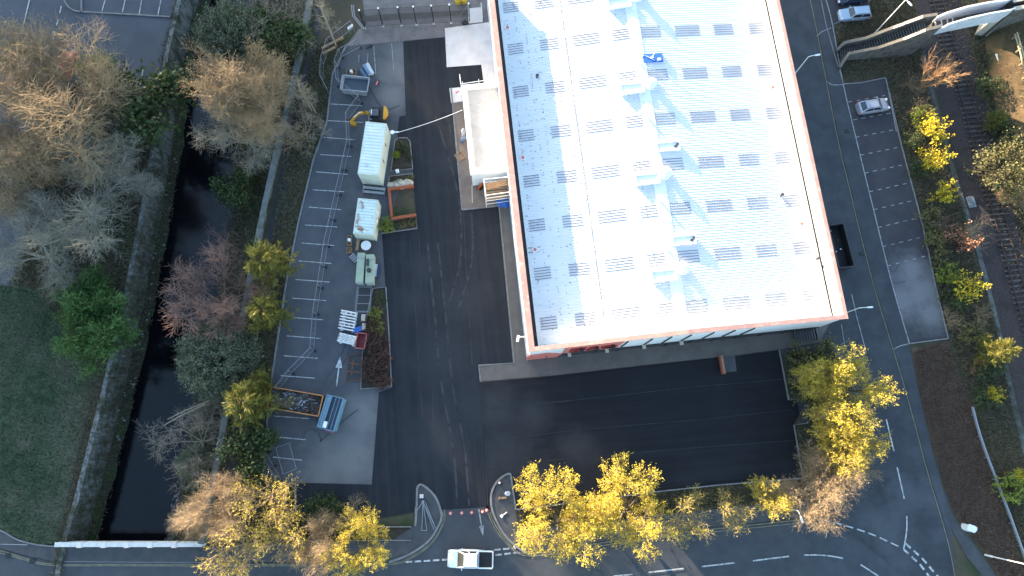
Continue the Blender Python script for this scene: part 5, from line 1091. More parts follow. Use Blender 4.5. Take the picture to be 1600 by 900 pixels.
# ------------------------------------------------------------------ trees
def rot_about(v, axis, a): return Matrix.Rotation(a, 3, axis) @ v
class Tree:
    def __init__(s, seed): s.r = random.Random(seed); s.seg = []; s.leaf = []
    def branch(s, p, d, L_, rad, lev, sp):
        r = s.r; q = sp[lev]; n = q['n']; sl = L_/n; pts = [(p.copy(), rad)]; d = d.normalized()
        tp = q.get('taper', .35)
        for i in range(n):
            d = (d+Vector((r.gauss(0, 1), r.gauss(0, 1), r.gauss(0, 1)))*q['curv']+Vector((0, 0, q['up']))).normalized()
            p = p+d*sl; ra = rad*(1-(1-tp)*(i+1)/n); s.seg.append((pts[-1][0], p.copy(), pts[-1][1], ra, lev)); pts.append((p.copy(), ra))
        if lev+1 < len(sp):
            c = sp[lev+1]; m = c['m']; m = max(1, int(m*r.uniform(.8, 1.2))); az = r.uniform(0, 6.28)
            for k in range(m):
                f = c['from']+(1-c['from'])*(k+r.random())/m; x = min(f, .999)*n; i = int(x); u = x-i; pp = pts[i][0].lerp(pts[i+1][0], u); pd = (pts[i+1][0]-pts[i][0]).normalized(); rr = pts[i][1]*(1-u)+pts[i+1][1]*u
                az += 2.4+r.uniform(-.5, .5); ax = pd.orthogonal().normalized(); ax = rot_about(ax, pd, az); cd = rot_about(pd, ax, R(c['ang']+r.gauss(0, c.get('angv', 10))))
                ll = c['L']*r.uniform(.7, 1.15)*(1-c.get('fall', .45)*f)
                s.branch(pp, cd, ll, max(.010, min(rr*.75, c['rad']*r.uniform(.8, 1.2))), lev+1, sp)
        if lev == len(sp)-1 or q.get('leafy'):
            lf = sp[-1].get('leaf')
            if lf:
                for k in range(lf['n']):
                    if r.random() > lf.get('p', 1): continue
                    f = r.uniform(lf.get('from', .3), 1.0); x = min(f, .999)*n; i = int(x); pp = pts[i][0].lerp(pts[i+1][0], x-i); pd = (pts[i+1][0]-pts[i][0]).normalized(); sd = lf.get('spread', .15)
                    s.leaf.append((pp+Vector((r.gauss(0, sd), r.gauss(0, sd), r.gauss(0, sd))), pd, lf['w']*r.uniform(.6, 1.3), lf['l']*r.uniform(.6, 1.3)))
    def meshes(s, bark, leafm, seed, trunk_lev=1, align=.0, tbark=None):
        rng = np.random.default_rng(seed)
        def tubes(sg, k):
            if not sg: return np.zeros((0, 3)), np.zeros((0, 4), int)
            A = np.array([x[0] for x in sg]); B = np.array([x[1] for x in sg]); ra = np.array([x[2] for x in sg]); rb2 = np.array([x[3] for x in sg])
            D = B-A; D /= np.linalg.norm(D, axis=1)[:, None]+1e-9; ref = np.where(np.abs(D[:, 2:3]) < .9, np.array([[0, 0, 1.]]), np.array([[1., 0, 0]])); X = np.cross(D, ref); X /= np.linalg.norm(X, axis=1)[:, None]; Y = np.cross(D, X)
            an = 2*np.pi*np.arange(k)/k; ring = X[:, None, :]*np.cos(an)[None, :, None]+Y[:, None, :]*np.sin(an)[None, :, None]
            V_ = np.concatenate([A[:, None]+ring*ra[:, None, None], B[:, None]+ring*rb2[:, None, None]], 1); n = len(sg); base = np.arange(n)[:, None]*2*k; i = np.arange(k)[None]; j = (i+1) % k
            return V_.reshape(-1, 3), np.stack([base+i, base+j, base+k+j, base+k+i], -1).reshape(-1, 4)
        t = [x for x in s.seg if x[4] <= trunk_lev]; c = [x for x in s.seg if x[4] > trunk_lev]
        V1, F1 = tubes(t, 6); tm = np_mesh('trunk', V1, F1, [tbark or bark], smooth=True)
        V2, F2 = tubes(c, 3); mi = np.zeros(len(F2), int); mats = [bark]
        if s.leaf:
            P_ = np.array([x[0] for x in s.leaf]); D = np.array([x[1] for x in s.leaf]); wd = np.array([x[2] for x in s.leaf])[:, None]; ln_ = np.array([x[3] for x in s.leaf])[:, None]
            rd = rng.normal(size=P_.shape); D = D*align+rd*(1-align)*.6; D /= np.linalg.norm(D, axis=1)[:, None]; rd = rng.normal(size=P_.shape); X = np.cross(D, rd); X /= np.linalg.norm(X, axis=1)[:, None]
            Vl = np.stack([P_-D*ln_*.5, P_+X*wd*.5-D*ln_*.05, P_+D*ln_*.5, P_-X*wd*.5-D*ln_*.05], 1).reshape(-1, 3); nl = len(P_); Fl = np.arange(nl*4).reshape(-1, 4)+len(V2)
            V2 = np.concatenate([V2, Vl]); F2 = np.concatenate([F2, Fl]); mi = np.concatenate([mi, np.ones(nl, int)]); mats = [bark, leafm]
        return tm, np_mesh('crown', V2, F2, mats, mi)
def lv(n, curv, up, m=0, ang=40, L=1, rad=.05, frm=.3, fall=.45, angv=10, **k): return dict(n=n, curv=curv, up=up, m=m, ang=ang, L=L, rad=rad, fall=fall, angv=angv, **{'from': frm}, **k)
bk_tan = M('tan_bark', (.38, .275, .165), (.27, .195, .12), 3, .9); bk_grey = M('grey_bark', (.28, .265, .215), (.20, .19, .155), 3, .9); bk_brown = M('brown_bark', (.085, .062, .045), (.055, .042, .03), 3, .9)
bk_pink = M('reddish_bark', (.28, .17, .135), (.20, .12, .10), 3, .9); bk_pale = M('pale_bark', (.34, .29, .22), (.24, .20, .15), 3, .9); bk_green = M('mossy_bark', (.10, .115, .06), (.075, .08, .045), 3, .9)
lf_yel = M('yellow_leaf', (.50, .38, .035), (.36, .33, .04), .8, .6, transl=.35, rand=(.60, .47, .06)); lf_lime = M('lime_leaf', (.16, .22, .03), (.11, .17, .03), .8, .6, transl=.3, rand=(.24, .27, .04))
lf_green = M('green_leaf', (.055, .125, .032), (.04, .09, .026), .8, .6, transl=.25, rand=(.085, .165, .045)); lf_dark = M('dark_leaf', (.04, .068, .022), (.028, .05, .018), .8, .6, transl=.2, rand=(.065, .09, .03))
lf_con = M('conifer_spray', (.13, .135, .025), (.075, .10, .022), .7, .65, transl=.2, rand=(.22, .19, .035)); lf_sage = M('sage_leaf', (.13, .155, .10), (.10, .12, .08), .8, .7, transl=.2, rand=(.17, .19, .13)); lf_olive = M('olive_leaf', (.12, .12, .045), (.09, .09, .035), .8, .7, transl=.25, rand=(.18, .165, .06))
lf_bud = M('tan_bud', (.24, .17, .08), (.18, .13, .065), .8, .8, rand=(.30, .22, .11)); lf_rust = M('russet_leaf', (.20, .085, .05), (.14, .06, .04), .9, .8, rand=(.30, .15, .09))
bk_mid = M('brown_grey_bark', (.14, .11, .075), (.10, .08, .055), 3, .9)
PROTO = {}
def proto(key, seed, spec, bark, leafm=None, h0=(0, 0, 1), trunk=3.0, rad=.22, trunk_lev=1, align=0.0, tbark=None):
    T = Tree(seed); T.branch(Vector((0, 0, -.15)), Vector(h0), trunk, rad, 0, spec); tm, cm = T.meshes(bark, leafm, seed, trunk_lev, align, tbark)
    PROTO[key] = (tm, cm, max(x[1].z for x in T.seg)); return PROTO[key]
def bare(m1, a1, L1, L2=3.2, L3=1.7, L4=.95, m2=10, m3=8, m4=7, up=.06, leaf=None):
    return [lv(5, .05, .04, taper=.7), lv(7, .10, up, m1, a1, L1, .13, .45, .25, taper=.22), lv(5, .13, up*.8, m2, 42, L2, .05, .25, .5, taper=.3), lv(4, .15, up*.5, m3, 42, L3, .024, .15, .4, taper=.4), lv(3, .16, .02, m4, 40, L4, .017, .1, .3, taper=.6, leaf=leaf)]
proto('tan', 11, bare(9, 52, 7.6), bk_tan, trunk=3.2, rad=.30)
proto('tan_b', 12, bare(10, 40, 6.8, 2.8, leaf=dict(n=2, w=.10, l=.14, spread=.10, p=.4)), bk_tan, lf_bud, trunk=3.0, rad=.26)
proto('grey', 13, bare(9, 62, 6.2, 2.9, up=.04), bk_grey, trunk=2.2, rad=.24)
proto('pink', 14, bare(8, 48, 4.6, 2.2, 1.3, .7), bk_pink, trunk=1.4, rad=.14)
proto('sparse', 15, [lv(5, .06, .03, taper=.6), lv(7, .16, .02, 7, 60, 5.0, .055, .35, .3, taper=.2), lv(6, .2, 0, 8, 50, 2.6, .026, .25, .4, taper=.3), lv(4, .22, -.02, 7, 45, 1.5, .016, .2, .4, taper=.5), lv(3, .2, -.02, 5, 45, .8, .012, .2, .3, taper=.6)], bk_pale, trunk=1.5, rad=.10)
proto('slender', 16, [lv(9, .025, .03, taper=.2), lv(5, .12, .03, 16, 45, 2.4, .035, .45, .35, taper=.3), lv(4, .16, 0, 6, 42, 1.2, .016, .2, .4, taper=.5), lv(3, .2, -.03, 5, 40, .7, .011, .2, .3, taper=.6, leaf=dict(n=2, w=.09, l=.13, spread=.1, p=.5))], bk_pale, lf_bud, trunk=8.5, rad=.16, trunk_lev=0)
yl = dict(n=26, w=.075, l=.125, spread=.10, p=.8)
def leafing(m1, a1, L1, leaf, up=.07): return [lv(4, .05, .04, taper=.7), lv(6, .10, up, m1, a1, L1, .09, .35, .25, taper=.25), lv(5, .13, up, 7, 40, 2.3, .036, .25, .5, taper=.3), lv(4, .15, up*.6, 9, 42, 1.25, .020, .2, .4, taper=.5, leafy=True, leaf=leaf)]
proto('yellow', 21, leafing(9, 42, 5.0, yl), bk_tan, lf_yel, trunk=2.0, rad=.15, tbark=bk_mid)
proto('yellow_b', 22, leafing(8, 34, 4.6, dict(n=18, w=.075, l=.125, spread=.09, p=.75)), bk_tan, lf_yel, trunk=2.2, rad=.14, tbark=bk_mid)
proto('yellow_c', 23, leafing(10, 46, 4.4, dict(n=9, w=.07, l=.12, spread=.07, p=.5)), bk_tan, lf_yel, trunk=1.6, rad=.13)
proto('lime', 24, leafing(9, 48, 3.2, dict(n=5, w=.20, l=.26, spread=.18, p=.9)), bk_brown, lf_lime, trunk=1.0, rad=.12)
proto('olive', 38, leafing(9, 48, 3.2, dict(n=9, w=.12, l=.18, spread=.16, p=.9)), bk_brown, lf_olive, trunk=1.0, rad=.12)
proto('dark', 25, leafing(10, 52, 3.0, dict(n=6, w=.24, l=.32, spread=.22, p=.95)), bk_brown, lf_dark, trunk=.9, rad=.12)
proto('green', 26, leafing(11, 55, 4.2, dict(n=11, w=.10, l=.55, spread=.24, p=.95)), bk_brown, lf_green, trunk=1.6, rad=.18, align=.6)
cone = [lv(8, .015, .05, taper=.12), lv(5, .05, .035, 60, 62, 4.3, .035, .04, .78, 8, taper=.3), lv(4, .10, -.02, 10, 36, 1.3, .014, .15, .5, taper=.5, leafy=True, leaf=dict(n=9, w=.10, l=.60, spread=.10, p=.95))]
proto('conifer', 27, cone, bk_brown, lf_con, trunk=7.5, rad=.16, trunk_lev=0, align=.75)
def dome_proto(key, seed, leafm, nst=520, nlf=15000):
    T = Tree(seed); r = T.r; T.seg.append((Vector((0, 0, -.15)), Vector((0, 0, .6)), .18, .14, 0)); top = 0
    for k in range(nst):
        a = r.uniform(0, 6.283); ph = math.acos(r.uniform(-.1, 1)); q = Vector((2.7*math.sin(ph)*math.cos(a), 2.7*math.sin(ph)*math.sin(a), 1.9+2.6*math.cos(ph)))*r.uniform(.9, 1.07); p0 = Vector((0, 0, .4)); m_ = p0.lerp(q, .55)+Vector((r.gauss(0, .2), r.gauss(0, .2), .25))
        T.seg += [(p0, m_, .03, .018, 2), (m_, q, .018, .009, 2)]; top = max(top, q.z)
        for s_ in range(3): T.seg.append((m_.lerp(q, .4+.2*s_), q+Vector((r.gauss(0, .25), r.gauss(0, .25), r.gauss(0, .25))), .010, .007, 2))
        for l_ in range(nlf//nst): pp = m_.lerp(q, r.uniform(.45, 1.06))+Vector((r.gauss(0, .13), r.gauss(0, .13), r.gauss(0, .13))); T.leaf.append((pp, (q-p0).normalized(), .08*r.uniform(.6, 1.3), .15*r.uniform(.6, 1.3)))
    tm, cm = T.meshes(bk_green, leafm, seed, 1, .3); PROTO[key] = (tm, cm, top)
dome_proto('dome', 28, lf_sage)
broom = [lv(3, .02, .03, taper=.8), lv(6, .025, .02, 26, 20, 5.6, .085, .05, .1, 8, taper=.35), lv(4, .05, .03, 7, 18, 2.2, .035, .35, .4, taper=.5), lv(3, .07, .0, 4, 20, 1.0, .020, .3, .3, taper=.6)]
proto('broom', 29, broom, M('amber_twig', (.42, .25, .13), (.30, .175, .09), 3, .9), trunk=.8, rad=.15)
gorse = [lv(2, .03, .03, taper=.8), lv(4, .08, .05, 16, 38, 2.2, .03, .1, .1, 14, taper=.4), lv(4, .1, .05, 6, 30, 1.0, .014, .2, .3, taper=.6, leafy=True, leaf=dict(n=9, w=.14, l=.22, spread=.11, p=1))]
proto('gorse', 30, gorse, bk_brown, M('bright_yellow_leaf', (.52, .40, .02), (.40, .36, .03), .8, .6, transl=.3, rand=(.60, .48, .04)), trunk=.5, rad=.08)
proto('bush', 31, gorse, bk_brown, lf_dark, trunk=.4, rad=.08); proto('bush_olive', 32, gorse, bk_brown, lf_olive, trunk=.4, rad=.08); proto('bush_lime', 33, gorse, bk_brown, lf_lime, trunk=.4, rad=.08)
twig = [lv(2, .03, .03, taper=.8), lv(5, .10, .04, 13, 40, 2.3, .022, .1, .1, 16, taper=.4), lv(4, .13, .02, 6, 36, 1.1, .012, .2, .3, taper=.6), lv(3, .14, 0, 3, 36, .6, .009, .2, .3, taper=.6)]
proto('twig', 34, twig, bk_tan, trunk=.4, rad=.07); proto('twig_pink', 35, twig, bk_pink, trunk=.4, rad=.07)
lf_maroon = M('maroon_leaf', (.062, .027, .026), (.042, .024, .02), .9, .8, rand=(.095, .055, .042)); proto('maroon', 37, gorse, bk_brown, lf_maroon, trunk=.4, rad=.08)
proto('russet', 36, gorse, bk_brown, lf_rust, trunk=.4, rad=.08)
rt = random.Random(77)
def plant(key, px, py, h, label, name='tree', cat='tree', group=None, wide=1.0, zb=0.0, f=.62, base=None):
    tm, cm, h0 = PROTO[key]; b = G(px, py, zb+h*f) if base is None else G(*base, zb); t = thing(name, label, cat, (b[0], b[1], zb), rt.uniform(0, 6.28), group)
    s = h/h0; t.scale = (s*wide, s*wide, s); link('trunk', tm, t); link('crown', cm, t); return t
P0 = plant
GPK = 'bare trees in the park west of the river'
P0('tan', 85, 150, 16.5, 'largest bare tan tree, sunlit on its upper left, over the red car', 'bare_tree', group=GPK, wide=1.0)
P0('tan_b', 40, 75, 13.0, 'tan bare tree whose tips overhang the west road', 'bare_tree', group=GPK)
P0('tan', 25, 195, 13.5, 'tan bare tree at the left edge below the largest tree', 'bare_tree', group=GPK)
P0('grey', 150, 215, 9, 'grey bare tree between the largest tan tree and the river wall', 'bare_tree', group=GPK, wide=1.1)
P0('grey', 115, 315, 10.5, 'broad grey bare tree in the middle of the park woodland', 'bare_tree', group=GPK, wide=1.2)
P0('grey', 45, 385, 9, 'grey bare tree beside the park path above the grass field', 'bare_tree', group=GPK, wide=1.1)
P0('tan_b', 10, 260, 11, 'small sunlit tan tree beside the park path', 'bare_tree', group=GPK)
P0('grey', 170, 280, 7.5, 'small grey bare tree close to the river wall', 'bare_tree', group=GPK)
P0('dark', 232, 158, 7.5, 'dark green leafy tree overhanging the west car park corner', 'leafy_tree', wide=1.15)
P0('green', 152, 505, 6.5, 'bright green shaggy tree at the edge of the grass field', 'leafy_tree', wide=1.05)
P0('green', 138, 466, 5.0, 'smaller bright green shaggy tree above the larger green one', 'leafy_tree', wide=1.0)
P0('lime', 150, 105, 5, 'pale green bush beside the red car', 'bush', 'bush')
GRV = 'trees on the bank between river and flood wall'
P0('dome', 358, 48, 8.0, 'olive round topped tree highest up the river bank', 'tree', group=GRV, wide=.95)
P0('tan_b', 370, 130, 14.5, 'big tan bare tree leaning over the river bank, sunlit', 'bare_tree', group=GRV, wide=.80)
P0('tan', 400, 165, 12.5, 'tan bare tree right beside the biggest one on river bank', 'bare_tree', group=GRV, wide=.72)
P0('grey', 375, 205, 8.5, 'grey bare tree below the big tan tree on river bank', 'bare_tree', group=GRV)
P0('pink', 330, 465, 8.5, 'reddish bare tree overhanging the middle of the river', 'bare_tree', group=GRV, wide=1.1)
P0('twig_pink', 345, 372, 3.2, 'small reddish shrub low on bank above reddish tree', 'shrub', 'shrub', zb=-2.0)
P0('dome', 337, 558, 7.5, 'dense grey green dome shaped tree at the river edge', 'tree', group=GRV, wide=1.12, zb=-1.5)
P0('sparse', 300, 690, 6.0, 'sparse pale bare tree leaning over the lower river', 'bare_tree', group=GRV, wide=1.3, zb=-1.5)
P0('sparse', 335, 655, 4.5, 'sparse pale bare tree between dome tree and the lower river', 'bare_tree', group=GRV, zb=-1.0)
P0('dome', 303, 725, 3.6, 'small grey green twiggy tree at the lower river edge', 'tree', group=GRV, zb=-1.0, wide=1.0)
P0('tan', 330, 792, 8.5, 'sunlit tan tree beside the end of bridge parapet', 'bare_tree', group=GRV, wide=.95)
P0('tan', 300, 812, 4.5, 'low sunlit tan bush close to the bridge parapet', 'bare_tree', group=GRV)
P0('dark', 368, 293, 4.2, 'dark green shrub at the right river edge', 'shrub', 'shrub', zb=-2.0)
P0('dark', 430, 60, 6.5, 'dark evergreen tree beside upper flood wall', 'tree', group=GRV)
P0('sparse', 425, 20, 8, 'pale limbed bare tree at the top of the river bank', 'bare_tree', group=GRV)
P0('bush_olive', 412, 175, 4, 'olive bush under the tan trees beside flood wall', 'bush', 'bush', zb=-.3)
GCN = 'conifers between flood wall and car park'
P0('conifer', 413, 408, 8.5, 'uppermost yellow tipped conifer beside the old car park', 'conifer', 'conifer', GCN, 1.1)
P0('conifer', 412, 487, 7.5, 'second yellow tipped conifer beside the old car park', 'conifer', 'conifer', GCN, 1.1)
P0('conifer', 385, 628, 8.0, 'large yellow tipped conifer left of the rubble skip', 'conifer', 'conifer', GCN, 1.2)
P0('dark', 384, 708, 5.0, 'dark rounded tree below the largest conifer', 'tree', wide=.95)
P0('conifer', 405, 595, 5, 'small dark conifer tucked above the rubble skip', 'conifer', 'conifer', GCN, 1.0)
P0('slender', 508, 28, 10, 'slender pale tree with a leaning trunk at the car park corner', 'bare_tree', base=(525, 72))
P0('slender', 470, 150, 7.5, 'slender pale tree on the hedge bank left of zigzag fence', 'bare_tree', base=(486, 172), wide=1.3)
P0('slender', 495, 135, 6.0, 'thin pale tree just inside the wire fence', 'bare_tree', base=(494, 178), wide=1.2)
P0('sparse', 470, 195, 5.5, 'sparse pale tree on the hedge bank beside the upper bays', 'bare_tree', wide=.9)
P0('twig', 450, 210, 4.5, 'tan twiggy shrub beside the riverside path', 'shrub', 'shrub')
GBL = 'trees along the lower left roadside'
P0('yellow_c', 408, 780, 8.5, 'yellow leaved tree at the lower left corner of the yard', 'yellow_tree', group=GBL, wide=1.05)
P0('yellow_c', 375, 858, 8.5, 'yellow leaved tree over the road left of the twiggy ones', 'yellow_tree', group=GBL, wide=1.1)
P0('yellow_c', 448, 845, 8.0, 'half leafed yellow tree in the lower left roadside bed', 'yellow_tree', group=GBL, wide=1.0)
P0('tan_b', 505, 855, 7.5, 'twiggy tan tree between two yellow ones at lower left', 'bare_tree', group=GBL, wide=.9)
P0('yellow', 568, 840, 7.0, 'densest bright yellow tree at the lower left, beside the entrance', 'yellow_tree', group=GBL, wide=1.0)
P0('dark', 500, 800, 3.2, 'dark low shrub behind the lower left yellow trees', 'shrub', 'shrub')
P0('twig', 545, 795, 3.2, 'bare twiggy shrub at the edge of lower left asphalt', 'shrub', 'shrub')
GRW = 'yellow trees in the bed south of the asphalt'
P0('yellow', 880, 822, 9.0, 'largest yellow tree, leftmost of the south bed row', 'yellow_tree', group=GRW, wide=1.1)
P0('yellow_b', 935, 805, 8.5, 'second yellow tree from the left in south bed row', 'yellow_tree', group=GRW, wide=1.0)
P0('yellow', 985, 808, 8.8, 'third yellow tree from left in the south bed row', 'yellow_tree', group=GRW, wide=1.05)
P0('yellow_c', 1080, 800, 8.0, 'thin yellow tree with bare twigs near the middle of south row', 'yellow_tree', group=GRW, wide=.9)
P0('yellow_c', 1143, 793, 8.0, 'narrow half bare yellow tree right of the south row middle', 'yellow_tree', group=GRW, wide=.7)
P0('yellow_b', 1203, 783, 8.2, 'yellow tree at right end of the south row, beside the lamp', 'yellow_tree', group=GRW, wide=.75)
GEC = 'yellow trees at the east corner beside the road'
P0('yellow_b', 1294, 590, 9.0, 'tall narrow yellow tree nearest the warehouse corner', 'yellow_tree', group=GEC, wide=.75)
P0('yellow', 1328, 598, 9.5, 'broad yellow tree overhanging the east road', 'yellow_tree', group=GEC, wide=.95)
P0('yellow_b', 1264, 590, 8.0, 'smaller yellow tree close to asphalt edge by the warehouse', 'yellow_tree', group=GEC, wide=.7)
P0('yellow_c', 1321, 655, 9.4, 'yellow tree in the middle of the east corner group', 'yellow_tree', group=GEC, wide=.9)
P0('yellow_b', 1311, 712, 9.2, 'yellow tree third up from the road bend', 'yellow_tree', group=GEC, wide=.85)
P0('yellow_b', 1302, 672, 8.6, 'yellow tree behind the east corner group, nearest the asphalt notch', 'yellow_tree', group=GEC, wide=.8)
P0('yellow_b', 1338, 690, 9.0, 'yellow tree overhanging road edge at the middle of east corner', 'yellow_tree', group=GEC, wide=.75)
P0('tan_b', 1321, 745, 9.0, 'tan bare tree second up from the road bend', 'bare_tree', group=GEC, wide=.9)
P0('tan_b', 1284, 775, 9.2, 'tan bare tree nearest the road bend', 'bare_tree', group=GEC, wide=1.0)
for px, py, h, lab in ((1250, 560, 2.6, 'dark shrub by the slatted gate'), (1262, 590, 2.8, 'dark shrub left of the east corner trees'), (1270, 618, 2.6, 'dark shrub beside the notch in the asphalt'), (1290, 545, 2.4, 'dark shrub nearest the front right warehouse corner'), (1290, 640, 2.6, 'dark shrub under the east corner trees'), (1295, 690, 2.6, 'dark shrub below the notch in the asphalt'), (1275, 720, 2.2, 'dark shrub along the lower asphalt edge')):
    P0('bush_olive' if px % 20 else 'dark', px, py, h, lab, 'shrub', 'shrub', 'shrubs under the east corner trees', 1.3)
GRL = 'bushes along the railway verge'
P0('broom', 1468, 98, 8.0, 'amber fan of bare twigs beside the footbridge', 'bare_tree', base=(1437, 138), wide=1.0)
for key, px, py, h, lab, wd in (('gorse', 1461, 199, 4.6, 'uppermost bright yellow bush beside the railway', .78), ('gorse', 1465, 246, 4.4, 'second bright yellow bush down beside the railway', .72), ('gorse', 1479, 299, 3.8, 'third and smallest bright yellow bush beside the railway', .7),
        ('bush_lime', 1440, 178, 2.2, 'low lime green bush above the first yellow bush', 1.2), ('twig', 1442, 165, 2.4, 'russet twiggy shrub above the first yellow bush', 1.2), ('bush', 1432, 215, 2.2, 'dark bush between the bays and first yellow bush', 1.5), ('bush', 1440, 262, 2.0, 'dark bush between the bays and second yellow bush', 1.5),
        ('bush_olive', 1456, 335, 2.0, 'olive bush beside the bays below the yellow bushes', 1.4), ('twig_pink', 1478, 350, 2.3, 'pinkish twiggy shrub in the verge below the yellow bushes', 1.2), ('russet', 1512, 378, 4.3, 'russet and yellow bush close to the rails', .9), ('twig', 1522, 365, 3.0, 'long twigged shrub reaching toward the rails', 1.3),
        ('bush_olive', 1470, 400, 2.0, 'olive bush level with the pale patch in the bays', 1.3), ('gorse', 1516, 448, 3.6, 'small bush with sunlit yellow tip in the lower verge', 1.0), ('bush', 1498, 462, 2.4, 'dark bush left of the sunlit yellow tip', 1.6), ('twig', 1490, 500, 2.0, 'pale twiggy shrub in the lower verge', 1.4),
        ('conifer', 1565, 548, 6.8, 'olive yellow conifer beside the lower railway', .85), ('bush', 1545, 575, 2.4, 'dark bush around the foot of lower conifer', 1.7), ('russet', 1532, 570, 2.4, 'small orange twiggy shrub left of the lower conifer', .8), ('bush', 1545, 620, 2.6, 'dark bush with a few yellow sprigs below the conifer', 1.4), ('gorse', 1556, 616, 3.0, 'small pale yellow bush below the lower conifer', .6), ('bush_olive', 1462, 372, 2.4, 'olive bush beside the bays level with the russet bush', 1.2), ('bush_lime', 1484, 432, 2.4, 'lime bush in the verge above the pale patch', 1.1), ('bush_lime', 1588, 760, 2.4, 'lime bush at the right edge beside crash barrier', 1.4), ('gorse', 1597, 745, 1.8, 'tiny yellow bush at the right edge of frame', 1.0),
        ('twig', 1432, 128, 2.2, 'dry twiggy shrub left of the amber twig fan', 1.4), ('bush_olive', 1525, 520, 2.2, 'olive bush between the heath and the cable trough', 1.4), ('twig', 1538, 490, 2.2, 'dry twiggy shrub beside cable trough', 1.2)):
    P0(key, px, py, h, lab, 'conifer' if key == 'conifer' else 'bush', 'conifer' if key == 'conifer' else 'bush', GRL, wd)
for key, px, py, h, lab, wd in (('olive', 1590, 255, 7.0, 'large olive tree on the far side of the railway', 1.0), ('conifer', 1560, 185, 3.5, 'dark bush on the bank beyond the railway', 1.2), ('bush', 1548, 130, 2.6, 'dark bush below the far footbridge abutment', 1.6), ('bush', 1570, 200, 2.4, 'dark bush above the large olive tree', 1.6), ('bush_olive', 1598, 215, 2.5, 'olive bush at right edge on the far bank', 1.2), ('tan_b', 1590, 300, 4.0, 'tan tree below the large olive tree', 1.0)):
    P0(key, px, py, h, lab, 'bush' if h < 4 else 'tree', 'bush' if h < 4 else 'tree', 'growth beyond the railway', wd)
# bed planting
rb = random.Random(31)
for i in range(26):
    f = (i+.5)/26; y = 500+100*f; x = np.interp(y, (500, 610), (577, 572))+rb.uniform(0, 1)*np.interp(y, (500, 610), (24, 30)); 
    P0('maroon', x, y, rb.uniform(.8, 1.5), 'dark red heather like shrub in the long kerbed bed', 'bed_shrub', 'shrub', 'dark red shrubs in the long bed', 1.25)
for px, py, h, k, lab in ((588, 492, 1.2, 'bush_lime', 'upper fresh green plant in the long kerbed bed'), (592, 512, 1.2, 'bush_lime', 'lower fresh green plant in the long kerbed bed'), (592, 465, 1.4, 'bush', 'dark bush at the top of the long kerbed bed'), (604, 350, 1.5, 'bush_lime', 'green bush at the corner of the bed below orange wall'), (630, 352, .8, 'bush_olive', 'low olive plant in bed below the orange wall'), (642, 348, .8, 'bush_olive', 'low olive plant at the tip of bed below orange wall'), (622, 283, 1.0, 'bush', 'dark plant behind the boulders'), (640, 278, .8, 'bush_olive', 'olive plant at the corner of the small boulder bed'), (630, 228, 1.3, 'bush', 'dark plant by the black lamp column'), (640, 245, .8, 'bush', 'small dark plant at the right of the column bed')):
    P0(k, px, py, h, lab, 'bed_shrub', 'shrub', None, 1.3)
t = thing('clipped_bush', 'round clipped lime green bush in the column bed', 'bush', pos(620, 243)); T = Tree(91)
for k in range(900): d = Vector((T.r.gauss(0, 1), T.r.gauss(0, 1), abs(T.r.gauss(0, 1)))).normalized(); T.leaf.append((d*.52*T.r.uniform(.85, 1.05)+Vector((0, 0, .25)), d, .12, .14))
T.seg = [(Vector((0, 0, 0)), Vector((0, 0, .5)), .05, .03, 0), (Vector((0, 0, .3)), Vector((.2, .1, .6)), .02, .01, 2)]; tm, cm = T.meshes(bk_brown, lf_lime, 91); link('trunk', tm, t); link('crown', cm, t)
# driftwood: two bleached trunks lying out over the water
for a, c, lab in (((257, 664), (322, 631), 'lower of two bleached fallen trunks over the river'), ((262, 655), (328, 626), 'upper of two bleached fallen trunks over the river')):
    A = GV(*a, -.6); B = GV(*c, 1.0); tag(MB().tube([A, A.lerp(B, .4)+Vector((0, .1, .1)), B], [.06, .08, .11], 7).build('fallen_trunk', bk_pale), lab, 'fallen tree', 'fallen trunks over the river')
# ------------------------------------------------------------------ low growth nobody could count
def scatter(name, polys, n, size, hgt, mat, z=.02, seed=1, world=False, slope=None, lean=.5, aspect=.35):
    rng = np.random.default_rng(seed); out = []
    for poly in polys:
        P_ = np.array([p[:2] for p in (poly if world else GP(poly))]); lo, hi = P_.min(0), P_.max(0); Q = rng.uniform(lo, hi, (n*3, 2)); ins = np.zeros(len(Q), bool); j = len(P_)-1
        for i in range(len(P_)):
            a, c = P_[i], P_[j]; cond = ((a[1] > Q[:, 1]) != (c[1] > Q[:, 1])) & (Q[:, 0] < (c[0]-a[0])*(Q[:, 1]-a[1])/(c[1]-a[1]+1e-12)+a[0]); ins ^= cond; j = i
        out.append(Q[ins][:n])
    Q = np.concatenate(out); m = len(Q); zz = np.full(m, z) if slope is None else slope(Q)
    cl = rng.normal(size=(max(m//9, 1), 2))*0; B = np.c_[Q, zz]; D = np.c_[rng.normal(size=(m, 2))*lean, np.ones(m)]; D /= np.linalg.norm(D, axis=1)[:, None]; ln_ = hgt*rng.uniform(.5, 1.3, (m, 1)); X = np.cross(D, rng.normal(size=(m, 3))); X /= np.linalg.norm(X, axis=1)[:, None]; wd = size*rng.uniform(.6, 1.3, (m, 1))
    V_ = np.stack([B-X*wd*.3, B+X*wd*.3, B+D*ln_*.7+X*wd*.5*aspect*2, B+D*ln_-X*wd*.1], 1).reshape(-1, 3)
    return tag(link(name, np_mesh(name, V_, np.arange(m*4).reshape(-1, 4), [mat])), kind='stuff')
